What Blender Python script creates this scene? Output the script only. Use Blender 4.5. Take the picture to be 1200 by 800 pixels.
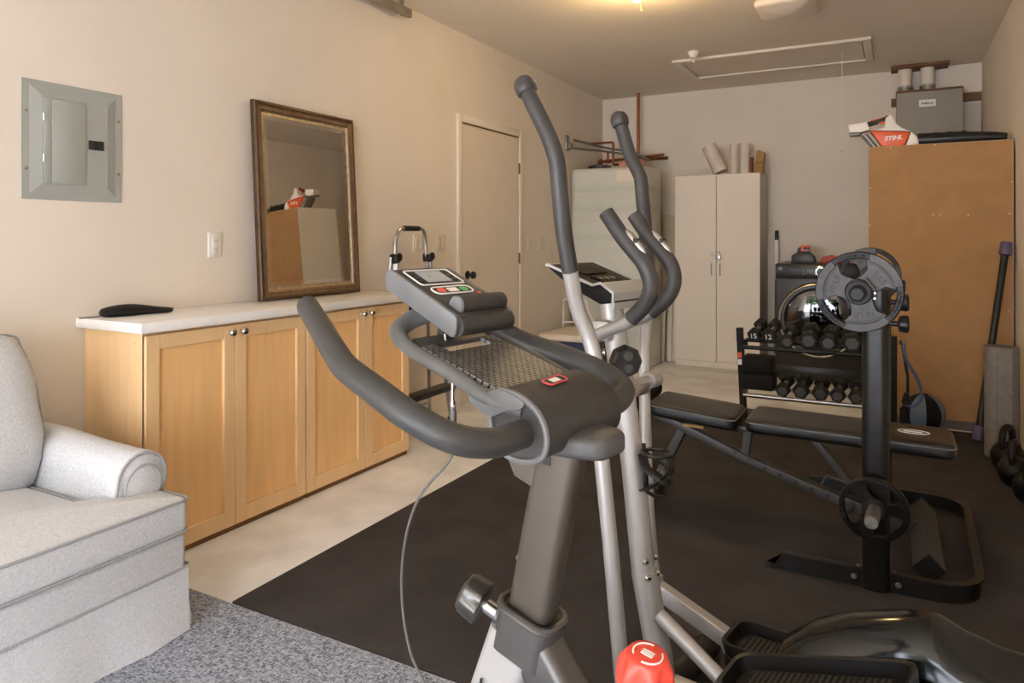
import bpy, bmesh, math, random
from mathutils import Vector, Matrix
random.seed(7)
R = math.radians
PI = math.pi
scene = bpy.context.scene
for o in list(bpy.data.objects):
    bpy.data.objects.remove(o)
COL = scene.collection

# ------------------------------------------------------------------ camera
cam_d = bpy.data.cameras.new('camera')
cam_d.sensor_width = 36.0
cam_d.lens = 36.0 * 830.0 / 1200.0
cam_d.shift_y = -0.1
cam_d.clip_start = 0.02
cam = bpy.data.objects.new('camera', cam_d)
cam.location = (0, 0, 1.21)
cam.rotation_euler = (R(90), 0, R(28.4))
COL.objects.link(cam)
scene.camera = cam
# ------------------------------------------------------------------ world: soft overcast daylight
world = bpy.data.worlds.new('World')
scene.world = world
world.use_nodes = True
wn = world.node_tree
bg = wn.nodes['Background']
bg.inputs[0].default_value = (0.93, 0.985, 1.12, 1)
bg.inputs[1].default_value = 13.9
# ------------------------------------------------------------------ exposure
vs = scene.view_settings
vs.view_transform = 'Standard'
vs.look = 'None'
vs.gamma = 1.0
vs.use_curve_mapping = False
vs.exposure = 0.0
BULB_W = 20.0        # warm ceiling bulb over the middle of the room (built below)


# ------------------------------------------------------------------ helpers
def lin(c):
    c = c / 255.0
    return c / 12.92 if c <= 0.04045 else ((c + 0.055) / 1.055) ** 2.4


def rgb(r, g, b):
    return (lin(r), lin(g), lin(b), 1.0)


MATS = {}


def mat(name, col, rough=0.5, metal=0.0, var=0.0, vscale=6.0, bump=0.0, bscale=80.0,
        spec=0.5, stretch=None, coat=0.0, trans=0.0, emit=0.0):
    m = bpy.data.materials.new(name)
    m.use_nodes = True
    nt = m.node_tree
    p = nt.nodes['Principled BSDF']
    p.inputs['Base Color'].default_value = rgb(*col)
    p.inputs['Roughness'].default_value = rough
    p.inputs['Metallic'].default_value = metal
    p.inputs['Specular IOR Level'].default_value = spec
    p.inputs['Coat Weight'].default_value = coat
    p.inputs['Transmission Weight'].default_value = trans
    if emit:
        p.inputs['Emission Color'].default_value = rgb(*col)
        p.inputs['Emission Strength'].default_value = emit
    tc = nt.nodes.new('ShaderNodeTexCoord')
    mp = nt.nodes.new('ShaderNodeMapping')
    if stretch:
        mp.inputs['Scale'].default_value = stretch
    nt.links.new(tc.outputs['Object'], mp.inputs['Vector'])
    if var:
        n = nt.nodes.new('ShaderNodeTexNoise')
        n.inputs['Scale'].default_value = vscale
        n.inputs['Detail'].default_value = 5
        nt.links.new(mp.outputs[0], n.inputs['Vector'])
        r = nt.nodes.new('ShaderNodeValToRGB')
        r.color_ramp.elements[0].position = 0.3
        r.color_ramp.elements[1].position = 0.7
        a = [max(0, x * (1 - var)) for x in col]
        b = [min(255, x * (1 + var)) for x in col]
        r.color_ramp.elements[0].color = rgb(*a)
        r.color_ramp.elements[1].color = rgb(*b)
        nt.links.new(n.outputs['Fac'], r.inputs['Fac'])
        nt.links.new(r.outputs[0], p.inputs['Base Color'])
    if bump:
        n2 = nt.nodes.new('ShaderNodeTexNoise')
        n2.inputs['Scale'].default_value = bscale
        n2.inputs['Detail'].default_value = 3
        nt.links.new(mp.outputs[0], n2.inputs['Vector'])
        bp = nt.nodes.new('ShaderNodeBump')
        bp.inputs['Strength'].default_value = bump
        bp.inputs['Distance'].default_value = 0.004
        nt.links.new(n2.outputs['Fac'], bp.inputs['Height'])
        nt.links.new(bp.outputs[0], p.inputs['Normal'])
    MATS[name] = m
    return m


def weave(name, col, dark, scale, rough=0.95, cell=0.0, contrast=0.22, bump=0.5):
    """fabric: stretched noise threads running both ways, swapped per cell for a basket weave"""
    m = bpy.data.materials.new(name)
    m.use_nodes = True
    nt = m.node_tree
    p = nt.nodes['Principled BSDF']
    p.inputs['Roughness'].default_value = rough
    p.inputs['Specular IOR Level'].default_value = 0.2
    tc = nt.nodes.new('ShaderNodeTexCoord')
    outs = []
    for st in ((1, 0.22, 1), (0.22, 1, 0.3)):
        mp = nt.nodes.new('ShaderNodeMapping')
        mp.inputs['Scale'].default_value = st
        nt.links.new(tc.outputs['Object'], mp.inputs['Vector'])
        n = nt.nodes.new('ShaderNodeTexNoise')
        n.inputs['Scale'].default_value = scale
        n.inputs['Detail'].default_value = 2
        nt.links.new(mp.outputs[0], n.inputs['Vector'])
        outs.append(n.outputs['Fac'])
    mx = nt.nodes.new('ShaderNodeMix')
    nt.links.new(outs[0], mx.inputs[2]); nt.links.new(outs[1], mx.inputs[3])
    if cell:
        ck = nt.nodes.new('ShaderNodeTexChecker')
        ck.inputs['Scale'].default_value = cell
        nt.links.new(tc.outputs['Object'], ck.inputs['Vector'])
        nt.links.new(ck.outputs['Fac'], mx.inputs[0])
    else:
        mx.inputs[0].default_value = 0.5
    r = nt.nodes.new('ShaderNodeValToRGB')
    r.color_ramp.elements[0].position = 0.5 - contrast
    r.color_ramp.elements[1].position = 0.5 + contrast
    r.color_ramp.elements[0].color = rgb(*dark)
    r.color_ramp.elements[1].color = rgb(*col)
    nt.links.new(mx.outputs[0], r.inputs['Fac'])
    nt.links.new(r.outputs[0], p.inputs['Base Color'])
    bp = nt.nodes.new('ShaderNodeBump')
    bp.inputs['Strength'].default_value = bump
    bp.inputs['Distance'].default_value = 0.003
    nt.links.new(mx.outputs[0], bp.inputs['Height'])
    nt.links.new(bp.outputs[0], p.inputs['Normal'])
    MATS[name] = m
    return m


mat('wall', (231, 219, 203), 0.85, var=0.012, vscale=2.5, bump=0.12, bscale=140, spec=0.2)
mat('ceiling', (235, 223, 207), 0.9, var=0.012, vscale=2, bump=0.12, bscale=120, spec=0.15)
mat('concrete', (241, 239, 237), 0.55, var=0.07, vscale=3.5, bump=0.15, bscale=60, spec=0.3)
mat('rubber', (67, 63, 62), 0.9, var=0.10, vscale=4, bump=0.25, bscale=260, spec=0.15)
mat('driveway', (196, 193, 188), 0.9, var=0.06, vscale=2)
mat('trim', (232, 222, 208), 0.55, var=0.01, vscale=5)
mat('door', (228, 214, 196), 0.5, var=0.012, vscale=4)
mat('maple', (248, 198, 136), 0.42, var=0.025, vscale=4, stretch=(7, 7, 0.6), spec=0.4)
mat('maple_light', (242, 202, 150), 0.42, var=0.02, vscale=4, stretch=(7, 7, 0.6), spec=0.4)
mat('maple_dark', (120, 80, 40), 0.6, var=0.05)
mat('laminate', (238, 233, 226), 0.3, var=0.012, vscale=12)
mat('panel_grey', (164, 166, 158), 0.6, var=0.015, vscale=5)
mat('plastic_white', (234, 228, 218), 0.4, var=0.01)
mat('plastic_pale', (222, 210, 192), 0.5, var=0.01)
mat('chrome', (215, 213, 210), 0.12, 1.0, var=0.02)
mat('steel', (180, 178, 175), 0.32, 1.0, var=0.03, vscale=30)
mat('galvanised', (150, 147, 140), 0.42, 0.9, var=0.08, vscale=20)
mat('silver_paint', (188, 185, 182), 0.38, 0.5, var=0.015, vscale=20)
mat('gunmetal', (92, 90, 88), 0.38, 0.6, var=0.02, vscale=20)
mat('knob_metal', (96, 93, 90), 0.3, 0.8, var=0.03)
mat('post_taupe', (90, 83, 75), 0.36, 0.55, var=0.015, vscale=10)
mat('grip_foam', (60, 58, 57), 0.4, var=0.06, vscale=60, bump=0.08, bscale=300, spec=0.5)
mat('grip_grey', (56, 55, 54), 0.45, var=0.05, vscale=50, bump=0.08, bscale=300, spec=0.5)
mat('grey_plastic', (72, 71, 70), 0.45, var=0.04, vscale=40, spec=0.5)
mat('light_grey_plastic', (104, 104, 104), 0.42, var=0.03, vscale=40, spec=0.5)
mat('dark_plastic', (52, 49, 47), 0.5, var=0.12, vscale=60, bump=0.1, bscale=400, spec=0.5)
mat('black_plastic', (26, 25, 25), 0.38, var=0.08, vscale=30, spec=0.5)
mat('black_matte', (20, 19, 19), 0.75, var=0.12, vscale=40, bump=0.1, bscale=200, spec=0.3)
mat('black_gloss', (16, 16, 17), 0.14, var=0.1, vscale=4, spec=0.45)
mat('dryer_glass', (10, 10, 11), 0.04, var=0.05, vscale=4, spec=0.8, coat=0.6)
mat('silver_plastic', (186, 183, 178), 0.5, var=0.03, vscale=300)
mat('peg_steel', (118, 114, 110), 0.5, 0.7, var=0.15, vscale=40)
mat('sofa_piping', (168, 168, 170), 0.95, var=0.05, vscale=200)
mat('side_white', (244, 238, 228), 0.45, var=0.01, vscale=3)
mat('plinth_grey', (96, 90, 84), 0.6, var=0.03)
mat('black_metal', (30, 29, 28), 0.4, 0.2, var=0.1, vscale=30, spec=0.5)
mat('bench_metal', (72, 69, 66), 0.42, 0.3, var=0.05, vscale=20)
mat('rack_metal', (44, 42, 40), 0.42, 0.3, var=0.06, vscale=20)
mat('post_black', (36, 34, 32), 0.3, 0.4, var=0.05, vscale=20)
mat('iron', (34, 32, 31), 0.42, 0.55, var=0.12, vscale=50, bump=0.15, bscale=150)
mat('iron_light', (64, 61, 58), 0.4, 0.6, var=0.1, vscale=40, bump=0.1, bscale=150)
mat('hex_rubber', (23, 22, 22), 0.6, var=0.1, vscale=30, bump=0.1, bscale=300, spec=0.4)
mat('hex_face', (92, 89, 87), 0.55, 0.2, var=0.08, vscale=40)
mat('vinyl', (24, 22, 20), 0.36, var=0.08, vscale=20, bump=0.15, bscale=350, spec=0.5)
mat('stitch', (120, 117, 112), 0.7, var=0.05)
mat('mirror_glass', (225, 222, 214), 0.01, 1.0)
mat('mirror_edge', (238, 236, 230), 0.05, 1.0)
mat('bronze', (128, 106, 82), 0.34, 0.65, var=0.1, vscale=25, stretch=(1, 1, 1))
mat('bronze_dark', (88, 68, 50), 0.42, 0.55, var=0.1, vscale=25)
mat('bronze_light', (176, 158, 132), 0.38, 0.6, var=0.1, vscale=40)
mat('white_melamine', (230, 217, 198), 0.45, var=0.01, vscale=3)
mat('grey_melamine', (196, 184, 166), 0.5, var=0.01, vscale=3)
mat('hardboard', (172, 130, 86), 0.7, var=0.035, vscale=7, bump=0.05, bscale=200, spec=0.2)
mat('plastic_sheet', (210, 209, 196), 0.3, var=0.035, vscale=1.5, spec=0.5, stretch=(0.6, 0.6, 3))
mat('sheet_side', (202, 204, 188), 0.4, var=0.05, vscale=1.5, stretch=(0.6, 0.6, 3))
mat('copper', (140, 84, 52), 0.38, 0.85, var=0.15, vscale=18)
mat('pink_wool', (214, 150, 140), 0.95, var=0.1, vscale=30, bump=0.5, bscale=60)
mat('cooler_blue', (40, 52, 92), 0.45, var=0.05)
mat('cooler_white', (226, 214, 196), 0.45, var=0.02)
mat('board_tan', (208, 192, 164), 0.8, var=0.04, vscale=4)
mat('board_white', (226, 216, 198), 0.6, var=0.02, vscale=4)
mat('paper', (228, 214, 198), 0.85, var=0.02, vscale=8)
mat('card_brown', (170, 136, 84), 0.85, var=0.05, vscale=12)
mat('rust_red', (128, 58, 34), 0.8, var=0.08)
mat('orange', (226, 92, 32), 0.4, var=0.03, spec=0.5)
mat('orange_red', (170, 48, 26), 0.45, var=0.05)
mat('blower_grey', (128, 124, 118), 0.5, var=0.04)
mat('wood_brown', (120, 86, 58), 0.75, var=0.12, vscale=5, stretch=(2, 8, 8))
mat('heater_grey', (160, 153, 141), 0.5, var=0.015, vscale=5)
mat('pvc', (232, 220, 204), 0.45, var=0.01)
mat('dryer_grey', (52, 48, 46), 0.32, 0.4, var=0.04, vscale=8)
mat('dryer_panel', (38, 36, 35), 0.3, 0.2, var=0.05)
mat('purple', (98, 84, 112), 0.55, var=0.06, vscale=20)
mat('foam_grey', (128, 120, 112), 0.9, var=0.06, vscale=30, bump=0.4, bscale=120)
mat('blue_tube', (62, 82, 120), 0.45, var=0.05)
mat('ball_blue', (112, 128, 146), 0.55, var=0.05)
mat('red_knob', (238, 78, 60), 0.4, var=0.03, spec=0.5)
mat('print_white', (240, 236, 230), 0.6, var=0.01)
mat('print_dark', (40, 36, 34), 0.6, var=0.02)
mat('logo_red', (214, 84, 84), 0.4, var=0.02)
mat('lcd', (166, 172, 176), 0.3, var=0.05, vscale=120)
mat('btn_red', (226, 84, 66), 0.4, var=0.02)
mat('btn_green', (84, 176, 96), 0.4, var=0.02)
mat('stripe_blue', (160, 190, 196), 0.3, var=0.02)
mat('screen_dark', (22, 21, 22), 0.5, var=0.1)
mat('wire_grey', (92, 90, 89), 0.5, var=0.03)
mat('bulb_glass', (255, 214, 150), 0.3, emit=4.0)
mat('cord_yellow', (222, 196, 120), 0.8, var=0.05)
mat('glass_dome', (226, 212, 200), 0.35, var=0.01, spec=0.5)
mat('seam_dark', (92, 92, 96), 0.9, var=0.05)
mat('leaf', (72, 104, 46), 0.7, var=0.3, vscale=2)
mat('bark', (92, 76, 60), 0.9, var=0.15, vscale=8)
mat('jug', (214, 208, 196), 0.3, var=0.02)
mat('jug_blue', (70, 90, 130), 0.4, var=0.03)
mat('broom_green', (60, 96, 66), 0.5, var=0.05)
weave('sofa', (230, 231, 233), (190, 191, 194), 420, contrast=0.2, bump=0.3)
weave('carpet', (190, 195, 207), (98, 103, 116), 190, cell=85, contrast=0.14)


def tray_mat():
    """dark plastic with a relief of short dashes"""
    m = mat('tray_dash', (80, 76, 73), 0.42, spec=0.5)
    nt = m.node_tree
    p = nt.nodes['Principled BSDF']
    tc = nt.nodes.new('ShaderNodeTexCoord')
    br = nt.nodes.new('ShaderNodeTexBrick')
    br.inputs['Scale'].default_value = 1.0
    br.inputs['Brick Width'].default_value = 0.0125
    br.inputs['Row Height'].default_value = 0.0066
    br.inputs['Mortar Size'].default_value = 0.0021
    br.inputs['Mortar Smooth'].default_value = 0.6
    br.inputs['Color1'].default_value = rgb(140, 137, 134)
    br.inputs['Color2'].default_value = rgb(112, 109, 106)
    br.inputs['Mortar'].default_value = rgb(40, 38, 36)
    nt.links.new(tc.outputs['Object'], br.inputs['Vector'])
    nt.links.new(br.outputs['Color'], p.inputs['Base Color'])
    bp = nt.nodes.new('ShaderNodeBump')
    bp.inputs['Strength'].default_value = 0.8
    bp.inputs['Distance'].default_value = 0.002
    bp.invert = True
    nt.links.new(br.outputs['Fac'], bp.inputs['Height'])
    nt.links.new(bp.outputs[0], p.inputs['Normal'])


tray_mat()


def G():
    return bmesh.new()


def merge(bm, t, M=None):
    if M is not None:
        bmesh.ops.transform(t, matrix=M, verts=t.verts)
    me = bpy.data.meshes.new('tmp')
    t.to_mesh(me)
    t.free()
    bm.from_mesh(me)
    bpy.data.meshes.remove(me)
    return bm


def box(bm, lo, hi, bev=0.0, seg=2, M=None):
    t = G()
    bmesh.ops.create_cube(t, size=1.0)
    s = [hi[i] - lo[i] for i in range(3)]
    c = [(hi[i] + lo[i]) / 2 for i in range(3)]
    for v in t.verts:
        v.co = Vector((v.co.x * s[0] + c[0], v.co.y * s[1] + c[1], v.co.z * s[2] + c[2]))
    if bev > 0:
        bmesh.ops.bevel(t, geom=list(t.edges), offset=min(bev, 0.49 * min(abs(x) for x in s)), segments=seg,
                        profile=0.5, affect='EDGES')
    return merge(bm, t, M)


def T(x, y, z):
    return Matrix.Translation((x, y, z))


def axis(o, d, up=(0, 0, 1)):
    """matrix with local z along d, origin o"""
    z = Vector(d).normalized()
    u = Vector(up)
    if abs(z.dot(u.normalized())) > 0.999:
        u = Vector((1, 0, 0)) if abs(z.x) < 0.9 else Vector((0, 1, 0))
    x = u.cross(z).normalized()
    y = z.cross(x)
    M = Matrix((x, y, z)).transposed().to_4x4()
    M.translation = Vector(o)
    return M


def spline(pts, sub=6):
    P = [Vector(p) for p in pts]
    P = [2 * P[0] - P[1]] + P + [2 * P[-1] - P[-2]]
    out = []
    for i in range(1, len(P) - 2):
        a, b, c, d = P[i - 1:i + 3]
        for j in range(sub):
            t = j / sub
            out.append(0.5 * (2 * b + (c - a) * t + (2 * a - 5 * b + 4 * c - d) * t * t
                              + (3 * b - a - 3 * c + d) * t ** 3))
    out.append(P[-2])
    return out


def fillet(pts, r, n=5, closed=False):
    P = [Vector(p) for p in pts]
    out = []
    N = len(P)
    for i in range(N):
        if not closed and i in (0, N - 1):
            out.append(P[i]); continue
        a, b, c = P[i - 1], P[i], P[(i + 1) % N]
        u = (a - b); v = (c - b)
        q = min(r, u.length * 0.49, v.length * 0.49)
        s = b + u.normalized() * q
        e = b + v.normalized() * q
        for j in range(n + 1):
            t = j / n
            out.append(s.lerp(b, t).lerp(b.lerp(e, t), t))
    return out


def tube(bm, pts, r, n=12, cap=True, closed=False, sec=None, up=None):
    """sweep; r a number or list; sec=(a,b) oval/flat factors with reference up; sec may be a list of 2D points"""
    P = [Vector(p) for p in pts]
    N = len(P)
    rr = r if isinstance(r, (list, tuple)) else [r] * N
    prev = None
    rings = []
    for i in range(N):
        if closed:
            t = (P[(i + 1) % N] - P[i - 1]).normalized()
        else:
            t = (P[min(i + 1, N - 1)] - P[max(i - 1, 0)]).normalized()
        if up is not None:
            y = Vector(up)
            x = y.cross(t)
            if x.length < 1e-6:
                x = Vector((1, 0, 0)).cross(t)
            x.normalize()
        elif prev is None:
            u = Vector((0, 0, 1)) if abs(t.z) < 0.9 else Vector((1, 0, 0))
            x = u.cross(t).normalized()
        else:
            x = (prev - t * prev.dot(t)).normalized()
        prev = x
        y = t.cross(x)
        ring = []
        if isinstance(sec, list):
            for (a, b) in sec:
                ring.append(bm.verts.new(P[i] + x * a * rr[i] + y * b * rr[i]))
        else:
            fa, fb = sec or (1, 1)
            for j in range(n):
                an = 2 * PI * j / n
                ring.append(bm.verts.new(P[i] + x * math.cos(an) * rr[i] * fa + y * math.sin(an) * rr[i] * fb))
        rings.append(ring)
    n = len(rings[0])
    for i in range(N if closed else N - 1):
        a, b = rings[i], rings[(i + 1) % N]
        for j in range(n):
            bm.faces.new((a[j], a[(j + 1) % n], b[(j + 1) % n], b[j]))
    if cap and not closed:
        bm.faces.new(list(reversed(rings[0])))
        bm.faces.new(rings[-1])
    return bm


def rsec(a, b, r, n=3):
    """rounded-rectangle section, half sizes a,b"""
    out = []
    for cx, cy, s in ((a - r, b - r, 0), (-a + r, b - r, 90), (-a + r, -b + r, 180), (a - r, -b + r, 270)):
        for j in range(n + 1):
            an = R(s + 90 * j / n)
            out.append((cx + r * math.cos(an), cy + r * math.sin(an)))
    return out


def lathe(bm, prof, n=24, M=None, cap=True):
    t = G()
    rings = []
    for (r, z) in prof:
        if r < 1e-5:
            rings.append([t.verts.new((0, 0, z))])
        else:
            rings.append([t.verts.new((r * math.cos(2 * PI * j / n), r * math.sin(2 * PI * j / n), z)) for j in range(n)])
    for a, b in zip(rings[:-1], rings[1:]):
        for j in range(n):
            k = (j + 1) % n
            if len(a) == 1 and len(b) > 1:
                t.faces.new((a[0], b[j], b[k]))
            elif len(b) == 1 and len(a) > 1:
                t.faces.new((a[j], a[k], b[0]))
            elif len(a) > 1:
                t.faces.new((a[j], a[k], b[k], b[j]))
    if cap:
        if len(rings[0]) > 1:
            t.faces.new(list(reversed(rings[0])))
        if len(rings[-1]) > 1:
            t.faces.new(rings[-1])
    bmesh.ops.recalc_face_normals(t, faces=t.faces)
    return merge(bm, t, M)


def cyl(bm, a, b, r, n=16, bev=0.0):
    a = Vector(a); b = Vector(b)
    L = (b - a).length
    e = min(bev, r * 0.5, L * 0.4)
    prof = [(r - e, 0), (r, e), (r, L - e), (r - e, L)] if e > 0 else [(r, 0), (r, L)]
    return lathe(bm, prof, n, axis(a, b - a))


def prism(bm, poly, z0, z1, M=None, bev=0.0, seg=2):
    t = G()
    lo = [t.verts.new((p[0], p[1], z0)) for p in poly]
    hi = [t.verts.new((p[0], p[1], z1)) for p in poly]
    n = len(poly)
    t.faces.new(list(reversed(lo)))
    t.faces.new(hi)
    for i in range(n):
        t.faces.new((lo[i], lo[(i + 1) % n], hi[(i + 1) % n], hi[i]))
    bmesh.ops.recalc_face_normals(t, faces=t.faces)
    if bev:
        ed = [e for e in t.edges if abs(e.verts[0].co.z - e.verts[1].co.z) < 1e-6]
        bmesh.ops.bevel(t, geom=ed, offset=bev, segments=seg, profile=0.5, affect='EDGES')
    return merge(bm, t, M)


def loft(bm, rings, cap=True, closed=False):
    V = [[bm.verts.new(p) for p in r] for r in rings]
    n = len(V[0])
    m = len(V)
    for i in range(m if closed else m - 1):
        a, b = V[i], V[(i + 1) % m]
        for j in range(n):
            bm.faces.new((a[j], a[(j + 1) % n], b[(j + 1) % n], b[j]))
    if cap and not closed:
        bm.faces.new(list(reversed(V[0])))
        bm.faces.new(V[-1])
    return bm


def slab(bm, outline, z0, z1, r, crown=0.0, M=None, crown_bot=0.0, steps=4):
    """cushion-like slab: rounded rim, domed top"""
    t = G()
    n = len(outline)
    cx = sum(p[0] for p in outline) / n
    cy = sum(p[1] for p in outline) / n
    P = [Vector(p[:2]) for p in outline]

    def inset(d):
        out = []
        for i in range(n):
            a, b, c = P[i - 1], P[i], P[(i + 1) % n]
            e1 = (b - a).normalized(); e2 = (c - b).normalized()
            nn = Vector((-(e1.y + e2.y), e1.x + e2.x))
            if nn.length < 1e-6:
                nn = Vector((cx, cy)) - b
            nn.normalize()
            out.append(b + nn * d)
        return out
    ar = sum(P[i - 1].x * P[i].y - P[i].x * P[i - 1].y for i in range(n))
    if ar < 0:
        P.reverse()
    rings = []
    for j in range(steps + 1):
        an = PI / 2 * j / steps
        rings.append([(p.x, p.y, z0 + r - r * math.cos(an)) for p in inset(r - r * math.sin(an))])
    for j in range(steps + 1):
        an = PI / 2 * j / steps
        rings.append([(p.x, p.y, z1 - r + r * math.sin(an)) for p in inset(r - r * math.cos(an))])
    top = inset(r)
    for s in (0.85, 0.65, 0.4, 0.15):
        h = crown * (1 - s * s)
        rings.append([(cx + (p.x - cx) * s, cy + (p.y - cy) * s, z1 + h) for p in top])
    loft(t, rings)
    bmesh.ops.recalc_face_normals(t, faces=t.faces)
    return merge(bm, t, M)


def rrect(x0, x1, y0, y1, r, n=4):
    return [(p.x, p.y) for p in fillet([(x0, y0, 0), (x1, y0, 0), (x1, y1, 0), (x0, y1, 0)], r, n, closed=True)]


def obj(name, bm, m, parent=None, ang=35, smooth=True):
    bmesh.ops.recalc_face_normals(bm, faces=bm.faces)
    me = bpy.data.meshes.new(name)
    bm.to_mesh(me)
    bm.free()
    if smooth:
        me.shade_smooth()
        me.set_sharp_from_angle(angle=R(ang))
    me.materials.append(MATS[m])
    o = bpy.data.objects.new(name, me)
    COL.objects.link(o)
    if parent is not None:
        o.parent = parent
    return o


def thing(name, label, cat, loc=(0, 0, 0), rz=0.0, group=None):
    o = bpy.data.objects.new(name, None)
    o.empty_display_size = 0.05
    COL.objects.link(o)
    o.location = loc
    o.rotation_euler = (0, 0, rz)
    o['label'] = label
    o['category'] = cat
    if group:
        o['group'] = group
    return o


def tag(o, label, cat, group=None):
    o['label'] = label
    o['category'] = cat
    if group:
        o['group'] = group
    return o


def struct(name, bm, m, parent=None, label=None, **k):
    o = obj(name, bm, m, parent, **k)
    if parent is None:
        o['kind'] = 'structure'
    if label:
        o['label'] = label
    return o


def copy_tree(o, parent=None):
    c = o.copy()
    COL.objects.link(c)
    if parent is not None:
        c.parent = parent
    for ch in list(o.children):
        copy_tree(ch, c)
    return c


def lettering(body, size, m, parent, M, ext=0.0006, name='lettering', bold=0.0, spacing=1.0):
    cu = bpy.data.curves.new('txt', 'FONT')
    cu.body = body
    cu.size = size
    cu.extrude = ext
    cu.offset = bold
    cu.space_character = spacing
    cu.align_x = 'CENTER'
    cu.align_y = 'CENTER'
    cu.resolution_u = 3
    t = bpy.data.objects.new('txt', cu)
    COL.objects.link(t)
    bpy.context.view_layer.update()
    me = bpy.data.meshes.new_from_object(t.evaluated_get(bpy.context.evaluated_depsgraph_get()))
    bpy.data.objects.remove(t)
    me.transform(M)
    me.materials.clear()
    me.materials.append(MATS[m])
    o = bpy.data.objects.new(name, me)
    COL.objects.link(o)
    o.parent = parent
    return o


# matrices to face lettering: text x axis, text up axis
def face(o, xdir, updir):
    x = Vector(xdir).normalized()
    y = Vector(updir).normalized()
    z = x.cross(y)
    M = Matrix((x, y, z)).transposed().to_4x4()
    M.translation = Vector(o)
    return M


# ================================================================== ROOM
XW, XR, YB, YF, ZC = -2.786, 0.652, 7.22, -3.0, 2.715
struct('floor', box(G(), (XW, YF, -0.12), (XR, YB, 0)), 'concrete')
struct('wall_left', box(G(), (XW - 0.12, YF, -0.12), (XW, YB + 0.12, ZC + 0.1)), 'wall')
struct('wall_right', box(G(), (XR, YF, -0.12), (XR + 0.12, YB + 0.12, ZC + 0.1)), 'wall')
struct('wall_back', box(G(), (XW, YB, -0.12), (XR, YB + 0.12, ZC + 0.1)), 'wall')
struct('ceiling', box(G(), (XW, YF, ZC), (XR, YB, ZC + 0.1)), 'ceiling')
struct('wall_front', box(G(), (XW - 0.12, YF - 0.12, 2.45), (XR + 0.12, YF, ZC + 0.1)), 'wall',
       label='header wall above the open garage doorway')
struct('driveway', box(G(), (-22, -26, -0.2), (20, YF, -0.03)), 'driveway', label='pale concrete driveway outside')

# rubber mat and rug
def flat(name, x0, x1, y0, y1, h, m, label, cat):
    return tag(obj(name, box(G(), (x0, y0, 0.0005), (x1, y1, h), 0.002, 1), m), label, cat)


flat('gym_mat', -1.935, 0.645, 1.625, 5.22, 0.009, 'rubber', 'large black rubber gym mat covering the concrete floor', 'mat')
flat('rug', -2.75, 0.60, -0.6, 1.615, 0.011, 'carpet', 'blue-grey woven rug under the grey armchair', 'rug')

# ------------------------------------------------------------------ door in the left wall
door = bpy.data.objects.new('door_1', None)
COL.objects.link(door)
door.location = (XW, 4.81, 0)
door['kind'] = 'structure'
door['label'] = 'plain cream flush door with black knob'
d0, d1, dt = -0.437, 0.437, 2.053
obj('door_leaf', box(G(), (0.001, d0, 0.012), (0.012, d1, dt), 0.002, 1), 'door', door)
obj('door_stop', box(box(G(), (0.0005, d0 - 0.012, 0), (0.006, d0 - 0.002, dt + 0.01)),
                     (0.0005, d0 - 0.012, dt + 0.003), (0.006, d1 + 0.012, dt + 0.012)), 'maple_dark', door)
obj('casing', box(G(), (0.0005, d0 - 0.068, 0), (0.02, d0 - 0.010, dt + 0.068), 0.005), 'trim', door)
obj('casing', box(G(), (0.0005, d1 + 0.010, 0), (0.02, d1 + 0.068, dt + 0.068), 0.005), 'trim', door)
obj('casing', box(G(), (0.0005, d0 - 0.010, dt + 0.012), (0.02, d1 + 0.010, dt + 0.068), 0.005), 'trim', door)
for z in (1.80, 1.05, 0.22):
    obj('hinge', cyl(box(G(), (0.010, d1 - 0.004, z - 0.045), (0.016, d1 + 0.012, z + 0.045)),
                     (0.018, d1 + 0.006, z - 0.045), (0.018, d1 + 0.006, z + 0.045), 0.006, 8), 'bronze_dark', door)
kn = obj('knob', lathe(G(), [(0.0, 0), (0.032, 0), (0.032, 0.006), (0.012, 0.012), (0.011, 0.03), (0.022, 0.037),
                             (0.029, 0.05), (0.025, 0.063), (0.0, 0.068)], 20,
                       axis((0.012, d0 + 0.065, 0.945), (1, 0, 0))), 'black_plastic', door)

# ------------------------------------------------------------------ wall plates
def wall_plate(name, y, z, w, kind, label):
    t = thing(name, label, 'outlet' if kind == 'outlet' else 'switch', (XW, y, z))
    obj('plate', box(G(), (0.0005, -w / 2, -0.0575), (0.007, w / 2, 0.0575), 0.003), 'plastic_pale' if kind != 'outlet' else 'plastic_white', t)
    if kind == 'outlet':
        b = box(G(), (0.006, -0.018, -0.034), (0.0095, 0.018, 0.034), 0.003)
        ins = obj('socket_face', b, 'plastic_white', t)
        for s in (-0.018, 0.018):
            for yy in (-0.006, 0.006):
                obj('slot', box(G(), (0.009, yy - 0.001, s - 0.005), (0.0099, yy + 0.001, s + 0.005)), 'print_dark', ins)
    else:
        for i in range(kind):
            yy = (i - (kind - 1) / 2) * 0.046
            obj('rocker', box(G(), (0.006, yy - 0.016, -0.033), (0.011, yy + 0.016, 0.033), 0.002), 'plastic_pale', t)
    return t


wall_plate('wall_outlet', 2.24, 1.183, 0.074, 'outlet', 'white wall outlet between the grey breaker panel and the mirror')
wall_plate('light_switch', 3.84, 1.182, 0.118, 2, 'beige switch plate behind the step ladder handle')
wall_plate('light_switch', 4.10, 1.182, 0.118, 2, 'beige double switch plate between step ladder and door casing')
wall_plate('light_switch', 5.45, 1.166, 0.074, 1, 'single switch plate on the wall beside the door hinges')
wall_plate('light_switch', 5.70, 1.165, 0.118, 2, 'wide switch plate between the door and the wrapped water tank')

# ------------------------------------------------------------------ breaker panel
t = thing('breaker_panel', 'grey metal electrical breaker panel on the cream wall', 'electrical panel', (XW, 1.60, 1.577))


def rect_ring(x, a, b):
    return [(x, -a, -b), (x, a, -b), (x, a, b), (x, -a, b)]


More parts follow.
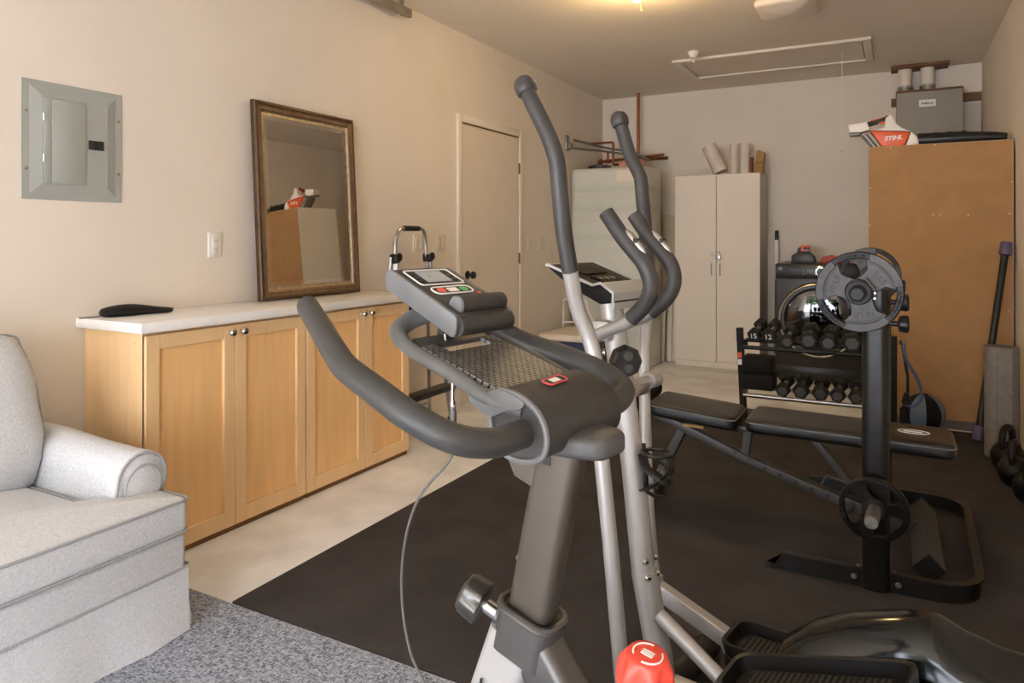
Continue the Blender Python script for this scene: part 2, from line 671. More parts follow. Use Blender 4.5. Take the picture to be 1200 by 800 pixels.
bm = loft(G(), [rect_ring(0.0005, 0.189, 0.22), rect_ring(0.004, 0.189, 0.22), rect_ring(0.004, 0.163, 0.200),
                rect_ring(0.014, 0.122, 0.163), rect_ring(0.0134, 0.120, 0.161)])
obj('cover', bm, 'panel_grey', t, smooth=False)
dr = obj('panel_door', box(box(G(), (0.0136, -0.118, -0.158), (0.0165, -0.09, 0.158), 0.001),
                           (0.0136, -0.089, -0.158), (0.0180, 0.036, 0.156), 0.0015), 'panel_grey', t)
for z in (0.085, -0.065):
    obj('hinge', box(G(), (0.013, -0.1215, z - 0.014), (0.019, -0.116, z + 0.014), 0.001, 1), 'chrome', dr)
br = obj('main_breaker', box(G(), (0.0136, 0.047, -0.017), (0.0165, 0.108, 0.019), 0.002), 'print_dark', t)
obj('breaker_toggle', box(G(), (0.015, 0.088, -0.008), (0.021, 0.102, 0.010), 0.001), 'black_plastic', br)
for y, z in ((-0.174, 0.105), (-0.174, -0.108), (0.174, 0.11), (0.174, -0.104)):
    obj('screw', lathe(G(), [(0.0065, 0), (0.005, 0.003), (0, 0.004)], 10, axis((0.004, y, z), (1, 0, 0))), 'chrome', t)

# ------------------------------------------------------------------ base cabinets + worktop
XCF = -2.43   # carcass front


def cabinet(y0, y1, seam, label):
    t = thing('base_cabinet', label, 'cabinet', ((XW + XCF) / 2, (y0 + y1) / 2, 0))
    ox, oy = t.location.x, t.location.y
    b = box(G(), (XW - ox + 0.002, y0 - oy, 0.022), (XCF - ox, y1 - oy, 0.866), 0.001, 1)
    obj('carcass', b, 'maple_light', t)
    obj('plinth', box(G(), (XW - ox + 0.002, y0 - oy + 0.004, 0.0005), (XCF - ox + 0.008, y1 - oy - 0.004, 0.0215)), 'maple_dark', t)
    for (a, c, ks) in ((y0 + 0.0005, seam - 0.0015, 1), (seam + 0.0015, y1 - 0.004, -1)):
        a -= oy; c -= oy
        x0, x1 = XCF - ox + 0.0002, XCF - ox + 0.023
        z0, z1 = 0.026, 0.855
        s = 0.054
        d = obj('door', box(G(), (x0, a, z0), (x0 + 0.010, c, z1)), 'maple', t)
        obj('stile', box(G(), (x0, a, z0), (x1, a + s, z1), 0.0015, 1), 'maple_light', d)
        obj('stile', box(G(), (x0, c - s, z0), (x1, c, z1), 0.0015, 1), 'maple_light', d)
        obj('rail', box(G(), (x0, a + s, z0), (x1 - 0.0005, c - s, z0 + s + 0.01), 0.0015, 1), 'maple_light', d)
        obj('rail', box(G(), (x0, a + s, z1 - s), (x1 - 0.0005, c - s, z1), 0.0015, 1), 'maple_light', d)
        ky = c - 0.028 if ks > 0 else a + 0.028
        obj('knob', lathe(G(), [(0.008, 0), (0.006, 0.004), (0.006, 0.012), (0.014, 0.018), (0.016, 0.024), (0.012, 0.030), (0, 0.032)],
                          16, axis((x1, ky, 0.826), (1, 0, 0))), 'chrome', d)
    return t


c1 = cabinet(1.640, 2.442, 2.040, 'maple shaker base cabinet nearest the grey armchair')
for z in (0.825, 0.615):
    obj('screw_scar', box(G(), (0.07, -0.4022, z - 0.004), (0.14, -0.4008, z + 0.001)), 'maple_light', c1)
cabinet(2.446, 3.236, 2.861, 'maple shaker base cabinet nearest the step ladder')
tag(obj('worktop', box(G(), (XW + 0.002, 1.603, 0.868), (-2.378, 3.262, 0.906), 0.004), 'laminate'),
    'long white laminate worktop over the two maple cabinets', 'worktop')

# ------------------------------------------------------------------ mirror leaning on the wall
t = thing('mirror', 'tall mirror in a bronze moulded frame leaning on the worktop', 'mirror', (-2.712, 2.79, 0.9075))
t.rotation_euler = (0, -math.atan2(0.055, 0.985), 0)
mw, mh = 0.36, 0.985
prof = [(0.0, 0.0), (0.0, 0.022), (0.006, 0.028), (0.014, 0.03), (0.02, 0.026), (0.03, 0.023), (0.04, 0.026), (0.05, 0.02),
        (0.056, 0.014), (0.060, 0.014)]


def frame_loft(prof, hw, h, name, m, par):
    rings = []
    for (ins, x) in prof:
        rings.append([(x, -hw + ins, ins), (x, hw - ins, ins), (x, hw - ins, h - ins), (x, -hw + ins, h - ins)])
    obj(name, loft(G(), rings, cap=False), m, par, ang=20)


frame_loft(prof[:5], mw, mh, 'outer_moulding', 'bronze_dark', t)
frame_loft(prof[4:8], mw, mh, 'frame', 'bronze', t)
frame_loft(prof[7:] + [(0.068, 0.012)], mw, mh, 'inner_bead', 'bronze_light', t)
g = obj('mirror_glass', box(G(), (0.0085, -mw + 0.088, 0.088), (0.0105, mw - 0.088, mh - 0.088)), 'mirror_glass', t)
rings = [[(x, -mw + i, i), (x, mw - i, i), (x, mw - i, mh - i), (x, -mw + i, mh - i)] for (i, x) in ((0.066, 0.0106), (0.0882, 0.0108))]
obj('bevelled_edge', loft(G(), rings, cap=False), 'mirror_edge', g, smooth=False)
obj('backing', box(G(), (0.001, -mw + 0.004, 0.004), (0.007, mw - 0.004, mh - 0.004)), 'wood_brown', t)

# ------------------------------------------------------------------ black case on the worktop
t = thing('zip_case', 'flat black zip case with a wrist strap on the worktop', 'case', (-2.69, 1.79, 0.9065), R(82))
t.scale = (0.88, 0.88, 0.95)
pts = [(-0.155, 0.0), (-0.14, 0.04), (-0.09, 0.055), (-0.03, 0.048), (0.04, 0.05), (0.10, 0.055), (0.15, 0.04), (0.165, 0.0),
       (0.15, -0.04), (0.10, -0.055), (0.03, -0.05), (-0.04, -0.058), (-0.10, -0.055), (-0.145, -0.035)]
ol = [(p.x, p.y) for p in spline([(a, b, 0) for a, b in pts + pts[:1]], 3)[:-1]]
bm = slab(G(), ol, 0.0, 0.036, 0.016, 0.008)
for v in bm.verts:
    v.co.z *= 0.82 + 0.25 * math.cos((v.co.x + 0.06) * 14)
obj('case_shell', bm, 'black_matte', t)
obj('zip', tube(G(), [(a * 1.005, b * 1.005, 0.0155) for a, b in ol], 0.0022, 6, closed=True), 'black_plastic', t)
obj('strap', tube(G(), spline([(-0.150, 0.0, 0.006), (-0.18, 0.012, 0.003), (-0.205, 0.02, 0.0025), (-0.235, 0.012, 0.0025)], 4), 0.004, 8, sec=(1, 0.5)), 'black_plastic', t)

# ================================================================== ARMCHAIR (faces +X, back to the left wall)
AX, AY = -2.30, 0.95
t = thing('armchair', 'light grey upholstered armchair with rolled arms and pleated skirt', 'armchair', (AX, AY, 0.0115))


def W(x, y, z):     # world -> armchair local
    return (x - AX, y - AY, z - 0.0115)


def Wp(pts):
    return [W(*p) for p in pts]


XS = -1.915      # seat front
Y0, Y1 = 0.46, 1.445   # outer extents of the front
# base frame (front rail) and side panels
obj('base', box(G(), W(-2.66, Y0 + 0.012, 0.185), W(XS + 0.002, Y1 - 0.004, 0.312), 0.02, 3), 'sofa', t)
# skirt panels, flaring slightly
def skirt(p0, p1, out, name='skirt'):
    p0 = Vector(p0); p1 = Vector(p1); out = Vector(out)
    n = 14
    rings = []
    for i in range(n + 1):
        q = p0.lerp(p1, i / n)
        wv = 0.006 * math.sin(i * 1.7) + 0.012
        rings.append([tuple(q + Vector((0, 0, 0.205))), tuple(q + out * (wv * 0.5) + Vector((0, 0, 0.10))),
                      tuple(q + out * (wv * 1.6) + Vector((0, 0, 0.013))), tuple(q + out * (wv * 1.6 - 0.006) + Vector((0, 0, 0.013))),
                      tuple(q - out * 0.004 + Vector((0, 0, 0.205)))])
    obj(name, loft(G(), [Wp(r) for r in rings]), 'sofa', t, ang=60)


skirt((XS, Y0, 0), (XS, Y1, 0), (1, 0, 0))
skirt((XS - 0.015, Y1 + 0.004, 0), (-2.66, Y1 + 0.004, 0), (0, 1, 0))
skirt((XS - 0.015, Y0 - 0.004, 0), (-2.66, Y0 - 0.004, 0), (0, -1, 0))
skirt((XS - 0.11, Y1 + 0.012, 0), (XS - 0.02, Y1 + 0.012, 0), (0, 1, 0), 'pleat')
obj('skirt_piping', tube(G(), fillet(Wp([(-2.66, Y1 + 0.008, 0.207), (XS + 0.003, Y1 + 0.008, 0.207), (XS + 0.003, Y0 - 0.008, 0.207), (-2.66, Y0 - 0.008, 0.207)]), 0.02), 0.0035, 6), 'sofa_piping', t)
# seat cushion (T shape)
ol = fillet([(-2.56, 0.66, 0), (-2.07, 0.66, 0), (-2.07, Y0 + 0.005, 0), (XS + 0.012, Y0 + 0.005, 0), (XS + 0.012, Y1 - 0.003, 0),
             (-2.07, Y1 - 0.003, 0), (-2.07, 1.26, 0), (-2.56, 1.26, 0)], 0.03, 4, closed=True)
ol = [W(p.x, p.y, 0)[:2] for p in ol]
cu = obj('seat_cushion', slab(G(), ol, 0.30, 0.412, 0.024, 0.035), 'sofa', t, ang=60)
for z in (0.309, 0.404):
    obj('piping', tube(G(), [(x * 1.004, y * 1.004, z) for x, y in ol], 0.0042, 6, closed=True), 'sofa_piping', cu)
# rolled arms : section in YZ, swept along X
def arm(s, yi, yo):
    # s=+1 arm on +Y side
    sec = []
    ym = (yi + yo) / 2
    zt = 0.475
    r = 0.082
    prof = [(yi, 0.25), (yi, 0.42)]
    for j in range(13):
        an = PI - j * (PI * 1.28) / 12
        prof.append((ym + s * (r * math.cos(an)) * 1.0 + s * 0.012, zt + r * math.sin(an)))
    prof += [(yo - s * 0.035, 0.40), (yo - s * 0.03, 0.25)]
    xs = [-2.64, -2.5, -2.3, -2.12, -2.045, -2.035]
    rings = []
    for i, x in enumerate(xs):
        dz = 0.018 if x < -2.4 else (0.006 if x < -2.2 else 0.0)
        k = 1.0 if i < len(xs) - 1 else 0.93
        rings.append([W(x, ym + (p[0] - ym) * k, 0.40 + (p[1] - 0.40) * k + dz) for p in prof])
    a = obj('arm', loft(G(), rings), 'sofa', t, ang=50)
    # front facing with double piping
    fp = [W(-2.036, ym + (p[0] - ym) * 0.97, 0.40 + (p[1] - 0.40) * 0.97) for p in prof[1:-1]]
    obj('piping', tube(G(), fp, 0.005, 6), 'sofa_piping', a)
    fp = [W(-2.028, ym + (p[0] - ym) * 0.70, 0.40 + (p[1] - 0.40) * 0.74) for p in prof[1:-1]]
    obj('piping', tube(G(), fp, 0.004, 6), 'sofa_piping', a)
    obj('arm_front', prism(G(), [W(0, ym + (p[0] - ym) * 0.68, 0.40 + (p[1] - 0.40) * 0.72)[1:] for p in prof],
                           -2.036 - AX, -2.026 - AX, Matrix(((0, 0, 1, 0), (1, 0, 0, 0), (0, 1, 0, 0), (0, 0, 0, 1))), 0.004), 'sofa', a)


arm(1, 1.285, 1.445)
arm(-1, 0.64, 0.47)
# back: frame and loose cushion
obj('back_frame', box(G(), W(-2.70, 0.60, 0.10), W(-2.61, 1.36, 0.70), 0.04, 4), 'sofa', t)
bm = G()
rings = []
N = 28
for (zz, hw, x0, x1) in ((0.40, 0.26, -2.585, -2.44), (0.425, 0.30, -2.60, -2.415), (0.50, 0.318, -2.61, -2.40), (0.58, 0.327, -2.615, -2.405),
                         (0.66, 0.318, -2.62, -2.42), (0.75, 0.318, -2.63, -2.445), (0.82, 0.310, -2.64, -2.475), (0.865, 0.300, -2.645, -2.51),
                         (0.890, 0.285, -2.64, -2.54), (0.902, 0.24, -2.62, -2.56)):
    ring = []
    for j in range(N):
        an = 2 * PI * j / N
        c, s_ = math.cos(an), math.sin(an)
        e = 0.45
        ring.append(W((x0 + x1) / 2 + (x1 - x0) / 2 * math.copysign(abs(c) ** e, c) * (1 + 0.10 * (1 - s_ * s_) * (1 if c > 0 else 0)),
                      0.99 + hw * math.copysign(abs(s_) ** e, s_), zz + 0.012 * math.sin(3 * an) * (1 if zz > 0.8 else 0)))
    rings.append(ring)
bc = obj('back_cushion', loft(bm, rings), 'sofa', t, ang=70)
obj('piping', tube(G(), spline([W(-2.47, 1.285, 0.42), W(-2.475, 1.318, 0.52), W(-2.485, 1.322, 0.60), W(-2.51, 1.312, 0.74), W(-2.55, 1.292, 0.85), W(-2.585, 1.262, 0.893), W(-2.585, 1.0, 0.903), W(-2.585, 0.78, 0.893)], 4), 0.0045, 6), 'sofa_piping', bc)

# ================================================================== STEP LADDER + JUG between cabinet and door
t = thing('step_ladder', 'folded silver step ladder with black treads and looped handle', 'ladder', (-2.60, 3.60, 0))


def ltop(y, z):    # rails lean slightly
    return (-0.06 + 0.03 * (1 - z), y, z)


obj('handle_loop', tube(G(), fillet([ltop(-0.17, 1.0), ltop(-0.155, 1.2), (-0.062, -0.13, 1.275), (-0.062, 0.13, 1.275), ltop(0.155, 1.2), ltop(0.17, 1.0)], 0.09, 7), 0.0115, 10), 'steel', t)
obj('handle_grip', tube(G(), [(-0.062, -0.075, 1.276), (-0.062, 0.075, 1.276)], 0.017, 12), 'black_plastic', t)
for s in (-1, 1):
    obj('front_rail', tube(G(), [(-0.045, s * 0.165, 1.12), (0.03, s * 0.31, 0.02)], 0.0125, 10), 'steel', t)
    obj('rear_rail', tube(G(), [(-0.075, s * 0.185, 1.10), (-0.115, s * 0.275, 0.02)], 0.0115, 10), 'steel', t)
    obj('hinge_bracket', cyl(box(G(), (-0.09, s * 0.172 - 0.02, 1.06), (-0.028, s * 0.172 + 0.02, 1.12), 0.012),
                             (-0.03, s * 0.172, 1.10), (-0.02, s * 0.172, 1.10), 0.026, 14), 'black_plastic', t)
    obj('foot', box(G(), (0.010, s * 0.312 - 0.02, 0.0005), (0.052, s * 0.312 + 0.02, 0.045), 0.008), 'black_plastic', t)
    obj('foot', box(G(), (-0.138, s * 0.277 - 0.02, 0.0005), (-0.095, s * 0.277 + 0.02, 0.045), 0.008), 'black_plastic', t)
for z, hw, dpt in ((1.02, 0.165, 0.04), (0.80, 0.20, 0.06), (0.545, 0.24, 0.09), (0.265, 0.275, 0.10)):
    x = -0.045 + (1.12 - z) * 0.068
    obj('tread', box(G(), (x - 0.02, -hw, z - 0.03), (x - 0.02 + dpt, hw, z + 0.005), 0.008), 'black_plastic', t)
obj('crossbar', tube(G(), [(-0.11, -0.26, 0.13), (-0.11, 0.26, 0.13)], 0.009, 8), 'steel', t)

t = thing('water_jug', 'small pale plastic bottle on the floor beside the cabinet', 'bottle', (-2.635, 3.40, 0.0005))
obj('bottle_body', lathe(G(), [(0.0, 0), (0.06, 0), (0.066, 0.006), (0.066, 0.17), (0.06, 0.20), (0.035, 0.225), (0.022, 0.23), (0.022, 0.25), (0, 0.25)], 24), 'jug', t)
obj('bottle_label', lathe(G(), [(0.0664, 0.115), (0.0668, 0.117), (0.0668, 0.135), (0.0664, 0.137)], 24, cap=False), 'jug_blue', t)
obj('bottle_cap', lathe(G(), [(0.0245, 0.235), (0.0245, 0.262), (0.02, 0.268), (0, 0.268)], 16), 'plastic_white', t)

# ================================================================== WRAPPED WATER TANK, COOLER, BOARDS
t = thing('water_tank', 'tall water tank wrapped in pale plastic sheeting in the corner', 'water heater', (-2.39, 6.58, 0.0005))
bm = slab(G(), rrect(-0.385, 0.385, -0.28, 0.25, 0.09, 5), 0.0, 1.885, 0.035, 0.012)
obj('wrapped_body', bm, 'plastic_sheet', t, ang=50)
for z in (0.45, 0.86, 1.22, 1.50, 1.68):
    obj('tape_band', loft(G(), [[(x * 1.004, y * 1.004, z + dz) for x, y in rrect(-0.385, 0.385, -0.28, 0.25, 0.09, 5)] for dz in (-0.028, 0.028)], cap=False), 'sheet_side', t)
obj('label_patch', box(G(), (0.10, -0.2835, 1.745), (0.29, -0.2805, 1.85)), 'white_melamine', t)
obj('vent_cap', lathe(G(), [(0.10, 0), (0.12, 0.01), (0.12, 0.03), (0.06, 0.05), (0, 0.05)], 20, T(-0.16, -0.05, 1.888)), 'black_metal', t)
bm = slab(G(), rrect(-0.09, 0.16, -0.07, 0.07, 0.05, 4), 1.888, 1.965, 0.03, 0.02)
for v in bm.verts:
    v.co.z += 0.01 * math.sin(v.co.x * 55) + 0.008 * math.cos(v.co.y * 70)
    v.co.x += 0.12
obj('insulation_tuft', bm, 'pink_wool', t)
t = thing('copper_pipe', 'copper water lines from the wall to the tank top', 'pipe', (-2.39, 6.75, 1.89))
obj('pipe_run', tube(G(), fillet([(-0.394, 0.05, 0.30), (-0.12, 0.05, 0.30), (-0.12, 0.05, 0.07), (0.0, 0.05, 0.07), (0.0, 0.05, 0.012)], 0.02, 4), 0.0125, 10), 'copper', t)
obj('pipe_run', tube(G(), [(-0.30, 0.10, 0.115), (0.39, 0.10, 0.15)], 0.0135, 10), 'copper', t)
obj('valve', cyl(G(), (-0.30, 0.10, 0.113), (-0.255, 0.10, 0.118), 0.026, 12), 'copper', t)
obj('valve', cyl(G(), (-0.22, 0.10, 0.118), (-0.17, 0.10, 0.12), 0.021, 12), 'copper', t)
obj('valve_handle', box(G(), (-0.205, 0.09, 0.125), (-0.188, 0.11, 0.21), 0.003), 'orange_red', t)
tag(obj('copper_pipe', tube(G(), fillet([(-2.33, 7.05, 2.7145), (-2.33, 7.05, 2.03), (-2.02, 7.05, 2.03)], 0.03, 4), 0.0165, 10), 'copper'),
    'upright copper pipe running from the tank top to the ceiling', 'pipe')
t = thing('wall_valve_box', 'translucent valve fitting on the wall with two grey hoses', 'valve', (XW, 6.25, 2.11))
obj('backplate', box(G(), (0.0005, -0.04, -0.05), (0.022, 0.035, 0.10), 0.008), 'galvanised', t)
obj('valve_body', lathe(G(), [(0.036, 0), (0.04, 0.02), (0.025, 0.045), (0, 0.045)], 14, axis((0.022, -0.005, -0.01), (1, 0, 0))), 'galvanised', t)
obj('hose', tube(G(), spline([(0.07, 0.02, 0.05), (0.30, 0.25, -0.01), (0.55, 0.42, -0.06), (0.68, 0.45, -0.135)], 6), 0.011, 10), 'wire_grey', t)
obj('hose', tube(G(), spline([(0.07, 0.02, -0.03), (0.30, 0.20, -0.05), (0.55, 0.38, -0.09), (0.63, 0.45, -0.135)], 6), 0.011, 10), 'wire_grey', t)

t = thing('cooler', 'blue cooler with cream lid and raised pull handle', 'cooler', (-2.42, 5.62, 0.0005))
obj('cooler_body', prism(G(), [(-0.19, -0.27), (0.19, -0.27), (0.19, 0.27), (-0.19, 0.27)], 0.0, 0.36, None, 0.02), 'cooler_blue', t)
obj('lid', box(G(), (-0.21, -0.29, 0.362), (0.21, 0.29, 0.42), 0.018, 3), 'cooler_white', t)
obj('pull_handle', tube(G(), fillet([(0.08, 0.33, 0.30), (0.08, 0.33, 0.40), (-0.02, 0.33, 0.58), (-0.02, 0.33, 0.66), (-0.26, 0.33, 0.66), (-0.26, 0.33, 0.40), (-0.26, 0.33, 0.30)][::-1], 0.03, 4), 0.013, 10), 'cooler_white', t)
obj('handle_crossbar', tube(G(), [(-0.26, 0.33, 0.45), (0.06, 0.33, 0.45)], 0.010, 8), 'cooler_white', t)
obj('handle_mount', box(G(), (-0.28, 0.272, 0.22), (0.10, 0.345, 0.31), 0.01), 'cooler_white', t)

tag(obj('leaning_board', box(G(), (-0.09, -0.012, 0), (0.09, 0.012, 1.46), 0.002, 1, T(-2.0, 6.99, 0.001) @ Matrix.Rotation(R(-5.5), 4, 'X')), 'board_tan'),
    'tall tan board leaning on the wall beside the white cupboard', 'board')
for i, (x, h) in enumerate(((-2.035, 0.66), (-1.965, 0.63), (-1.915, 0.60))):
    w = (0.028, 0.022, 0.045)[i]
    lb = ('thin white plank in the leaning stack, next to the wrapped tank', 'narrow white plank in the middle of the leaning stack', 'wide white plank of the leaning stack, next to the cupboard')[i]
    tag(obj('plank', box(G(), (-w, -0.009, 0), (w, 0.009, h), 0.0015, 1, T(x, 6.875 + 0.03 * i, 0.003) @ Matrix.Rotation(R(-6), 4, 'X')), 'board_white'),
        lb, 'plank', 'white planks leaning beside the cupboard')

# ================================================================== WHITE CUPBOARD with padlock, rolls on top, mop
t = thing('cupboard', 'tall cream two-door cupboard with a padlocked hasp', 'cupboard', (-1.475, 6.97, 0.0005))
obj('carcass', box(G(), (-0.392, -0.195, 0.0), (0.392, 0.24, 1.818), 0.002, 1), 'grey_melamine', t)
for a, b in ((-0.392, -0.003), (0.003, 0.392)):
    d = obj('door', box(G(), (a, -0.214, 0.055), (b, -0.1965, 1.815), 0.002, 1), 'white_melamine', t)
    hx = b - 0.045 if b < 0.1 else a + 0.045
    if b < 0.1:
        hx = -0.042
    else:
        hx = 0.038
    obj('handle', tube(G(), fillet([(hx, -0.215, 0.875), (hx, -0.235, 0.875), (hx, -0.235, 0.975), (hx, -0.215, 0.975)], 0.01, 3), 0.005, 8), 'steel', d)
obj('plinth', box(G(), (-0.392, -0.210, 0.0), (0.392, -0.1965, 0.052)), 'white_melamine', t)
obj('hasp', box(G(), (-0.045, -0.222, 1.055), (0.035, -0.2145, 1.09), 0.002), 'plastic_white', t)
pl = obj('padlock', box(G(), (0.0, -0.245, 1.015), (0.045, -0.223, 1.062), 0.005), 'steel', t)
obj('shackle', tube(G(), fillet([(0.008, -0.234, 1.06), (0.008, -0.234, 1.092), (0.037, -0.234, 1.092), (0.037, -0.234, 1.06)], 0.013, 5), 0.0035, 8), 'chrome', pl)

def roll(name, a, b, r, m, label, group=None):
    t = thing(name, label, 'paper roll', a, 0, group)
    a = Vector(a); b = Vector(b)
    d = b - a
    L = d.length
    obj('roll', lathe(G(), [(r * 0.35, 0), (r, 0), (r, L), (r * 0.4, L), (r * 0.4, L - 0.03), (0.0, L - 0.03)], 20, axis((0, 0, 0), d)), m, t)
    u = axis((0, 0, 0), d)
    obj('loose_edge', box(G(), (r * 0.2, -r - 0.003, 0.002), (r * 0.9, -r + 0.004, L - 0.002), 0, 1, u), m, t)


roll('paper_roll', (-1.468, 6.93, 1.852), (-1.585, 6.95, 2.11), 0.065, 'paper', 'wide tilted roll of cream paper on the cupboard')
roll('paper_roll', (-1.358, 6.99, 1.820), (-1.358, 7.0, 2.118), 0.040, 'paper', 'upright cream paper roll beside the tilted roll')
roll('paper_roll', (-1.262, 6.98, 1.820), (-1.256, 6.99, 2.122), 0.046, 'paper', 'upright cream paper roll beside the red-brown slat')
tag(obj('slat', box(G(), (-1.203, 6.96, 1.8195), (-1.183, 7.02, 1.985), 0.002), 'rust_red'), 'short red-brown slat standing on the cupboard', 'slat')
t = thing('paper_bag', 'brown paper bag standing on the cupboard', 'bag', (-1.125, 6.98, 1.8195))
obj('bag_body', prism(G(), [(-0.04, 0.0), (0.035, 0.0), (0.05, 0.20), (0.0, 0.225), (-0.022, 0.21)], -0.05, 0.05, Matrix(((1, 0, 0, 0), (0, 0, -1, 0), (0, 1, 0, 0), (0, 0, 0, 1)))), 'card_brown', t)
obj('bag_fold', box(G(), (-0.03, -0.052, 0.10), (0.045, -0.049, 0.108)), 'maple_dark', t)

t = thing('mop', 'upright mop with green pole beside the cupboard', 'mop', (-0.995, 7.06, 0.0005))
obj('pole', tube(G(), [(0, 0, 0.10), (0.0, 0.10, 1.24)], 0.0115, 10), 'broom_green', t)
obj('handle_sleeve', tube(G(), [(0, 0.064, 0.83), (0, 0.096, 1.20)], 0.021, 12), 'plastic_white', t)
obj('end_cap', tube(G(), [(0, 0.0965, 1.201), (0, 0.104, 1.29)], 0.017, 12), 'black_plastic', t)
obj('mop_head', slab(G(), rrect(-0.06, 0.06, -0.04, 0.04, 0.02), 0.0, 0.12, 0.02, 0.01), 'plastic_white', t)

# ================================================================== DRYER
t = thing('dryer', 'dark grey front-loading dryer with round glass door', 'dryer', (-0.565, 6.82, 0.0005))
fy = -0.37
obj('body', box(G(), (-0.343, fy, 0.02), (0.343, 0.38, 1.0), 0.012, 3), 'dryer_grey', t)
cp = obj('control_panel', box(G(), (-0.341, fy - 0.012, 0.872), (0.341, fy - 0.0005, 0.992), 0.005), 'dryer_panel', t)
obj('dial', lathe(G(), [(0.052, 0), (0.05, 0.012), (0.038, 0.016), (0.036, 0.03), (0, 0.032)], 24, axis((0.02, fy - 0.012, 0.935), (0, -1, 0))), 'chrome', cp)
obj('dial_cap', lathe(G(), [(0.033, 0.031), (0.03, 0.038), (0, 0.039)], 24, axis((0.02, fy - 0.012, 0.935), (0, -1, 0))), 'black_plastic', cp)
obj('power_button', tube(G(), [(-0.115 + 0.016 * math.cos(a), fy - 0.0135, 0.935 + 0.026 * math.sin(a)) for a in [2 * PI * i / 20 for i in range(20)]], 0.003, 6, closed=True), 'light_grey_plastic', cp)
obj('brand_badge', lathe(G(), [(0.018, 0), (0.017, 0.003), (0, 0.003)], 20, axis((-0.30, fy - 0.012, 0.958), (0, -1, 0))), 'light_grey_plastic', cp)
for x in (-0.22, -0.20, -0.18):
    obj('indicator', box(G(), (x, fy - 0.0135, 0.945), (x + 0.013, fy - 0.0118, 0.95)), 'light_grey_plastic', cp)
dd = obj('door_ring', lathe(G(), [(0.245, 0), (0.30, 0), (0.318, 0.02), (0.312, 0.045), (0.285, 0.055), (0.262, 0.05), (0.25, 0.035)], 48, axis((0.0, fy - 0.001, 0.53), (0, -1, 0)), cap=False), 'dryer_panel', t)
obj('chrome_trim', tube(G(), [(0.300 * math.cos(a), fy - 0.054, 0.53 + 0.300 * math.sin(a)) for a in [2 * PI * i / 48 for i in range(48)]], 0.009, 8, closed=True), 'chrome', dd)
obj('door_glass', lathe(G(), [(0.262, 0.03), (0.255, 0.040), (0.22, 0.047), (0.15, 0.055), (0.07, 0.059), (0.0, 0.060)], 48, axis((0.0, fy - 0.001, 0.53), (0, -1, 0)), cap=False), 'dryer_glass', dd)
obj('kick_plate', box(G(), (-0.34, fy - 0.004, 0.025), (0.34, fy - 0.0005, 0.13), 0.002), 'dryer_panel', t)
for x in (-0.3, 0.3):
    obj('foot', cyl(G(), (x, fy + 0.05, 0), (x, fy + 0.05, 0.02), 0.022, 12), 'black_plastic', t)
    obj('foot', cyl(G(), (x, 0.33, 0), (x, 0.33, 0.02), 0.022, 12), 'black_plastic', t)

t = thing('battery_charger', 'black and orange battery charger on the dryer', 'charger', (-0.70, 6.68, 1.001))
obj('charger_body', prism(G(), [(-0.10, 0.0), (0.10, 0.0), (0.085, 0.06), (0.055, 0.088), (-0.06, 0.09), (-0.098, 0.065)], -0.06, 0.06,
                          Matrix(((1, 0, 0, 0), (0, 0, -1, 0), (0, 1, 0, 0), (0, 0, 0, 1))), 0.008), 'black_plastic', t)
obj('battery', prism(G(), [(-0.055, 0.085), (0.05, 0.085), (0.045, 0.15), (-0.015, 0.152), (-0.05, 0.125)], -0.04, 0.04,
                     Matrix(((1, 0, 0, 0), (0, 0, -1, 0), (0, 1, 0, 0), (0, 0, 0, 1))), 0.006), 'black_plastic', t)
obj('battery_clip', box(box(G(), (-0.02, -0.046, 0.105), (0.048, -0.0405, 0.115)), (-0.02, -0.046, 0.115), (-0.005, -0.0405, 0.147), 0.001), 'orange', t)
obj('battery_top', box(G(), (-0.02, -0.044, 0.138), (0.047, 0.04, 0.156), 0.004), 'orange', t)
t = thing('hedge_trimmer', 'red-orange power tool lying on the dryer', 'tool', (-0.43, 6.70, 1.001))
obj('tool_body', prism(G(), [(-0.14, 0.0), (0.16, 0.0), (0.17, 0.05), (0.08, 0.068), (0.02, 0.05), (-0.05, 0.07), (-0.12, 0.055)], -0.05, 0.05,
                       Matrix(((1, 0, 0, 0), (0, 0, -1, 0), (0, 1, 0, 0), (0, 0, 0, 1))), 0.01), 'orange_red', t)
obj('tool_grip', tube(G(), spline([(0.06, 0, 0.06), (0.10, 0, 0.085), (0.15, 0, 0.08), (0.165, 0, 0.045)], 4), 0.013, 8), 'black_plastic', t)

# ================================================================== BROWN-BACKED CABINET with leaf blower
t = thing('storage_cabinet', 'tall storage cabinet turned to show its brown hardboard back', 'cabinet', (0.245, 5.56, 0.0005))
obj('back_panel', box(G(), (-0.40, -0.281, 0.06), (0.392, -0.275, 1.82), 0.001, 1), 'hardboard', t)
obj('side_panel', box(G(), (-0.40, -0.2745, 0.0), (-0.384, 0.28, 1.822)), 'side_white', t)
obj('side_panel', box(G(), (0.379, -0.2745, 0.0), (0.395, 0.28, 1.822)), 'white_melamine', t)
obj('top_panel', box(G(), (-0.3835, -0.2745, 1.806), (0.3785, 0.28, 1.822)), 'white_melamine', t)
obj('bottom_panel', box(G(), (-0.3835, -0.2745, 0.045), (0.3785, 0.28, 0.061)), 'plinth_grey', t)
obj('plinth', box(G(), (-0.3835, -0.265, 0.0), (0.3785, -0.25, 0.0445)), 'plinth_grey', t)
obj('door', box(G(), (-0.398, 0.2805, 0.05), (-0.003, 0.298, 1.818)), 'white_melamine', t)
obj('door', box(G(), (-0.001, 0.2805, 0.05), (0.393, 0.298, 1.818)), 'white_melamine', t)
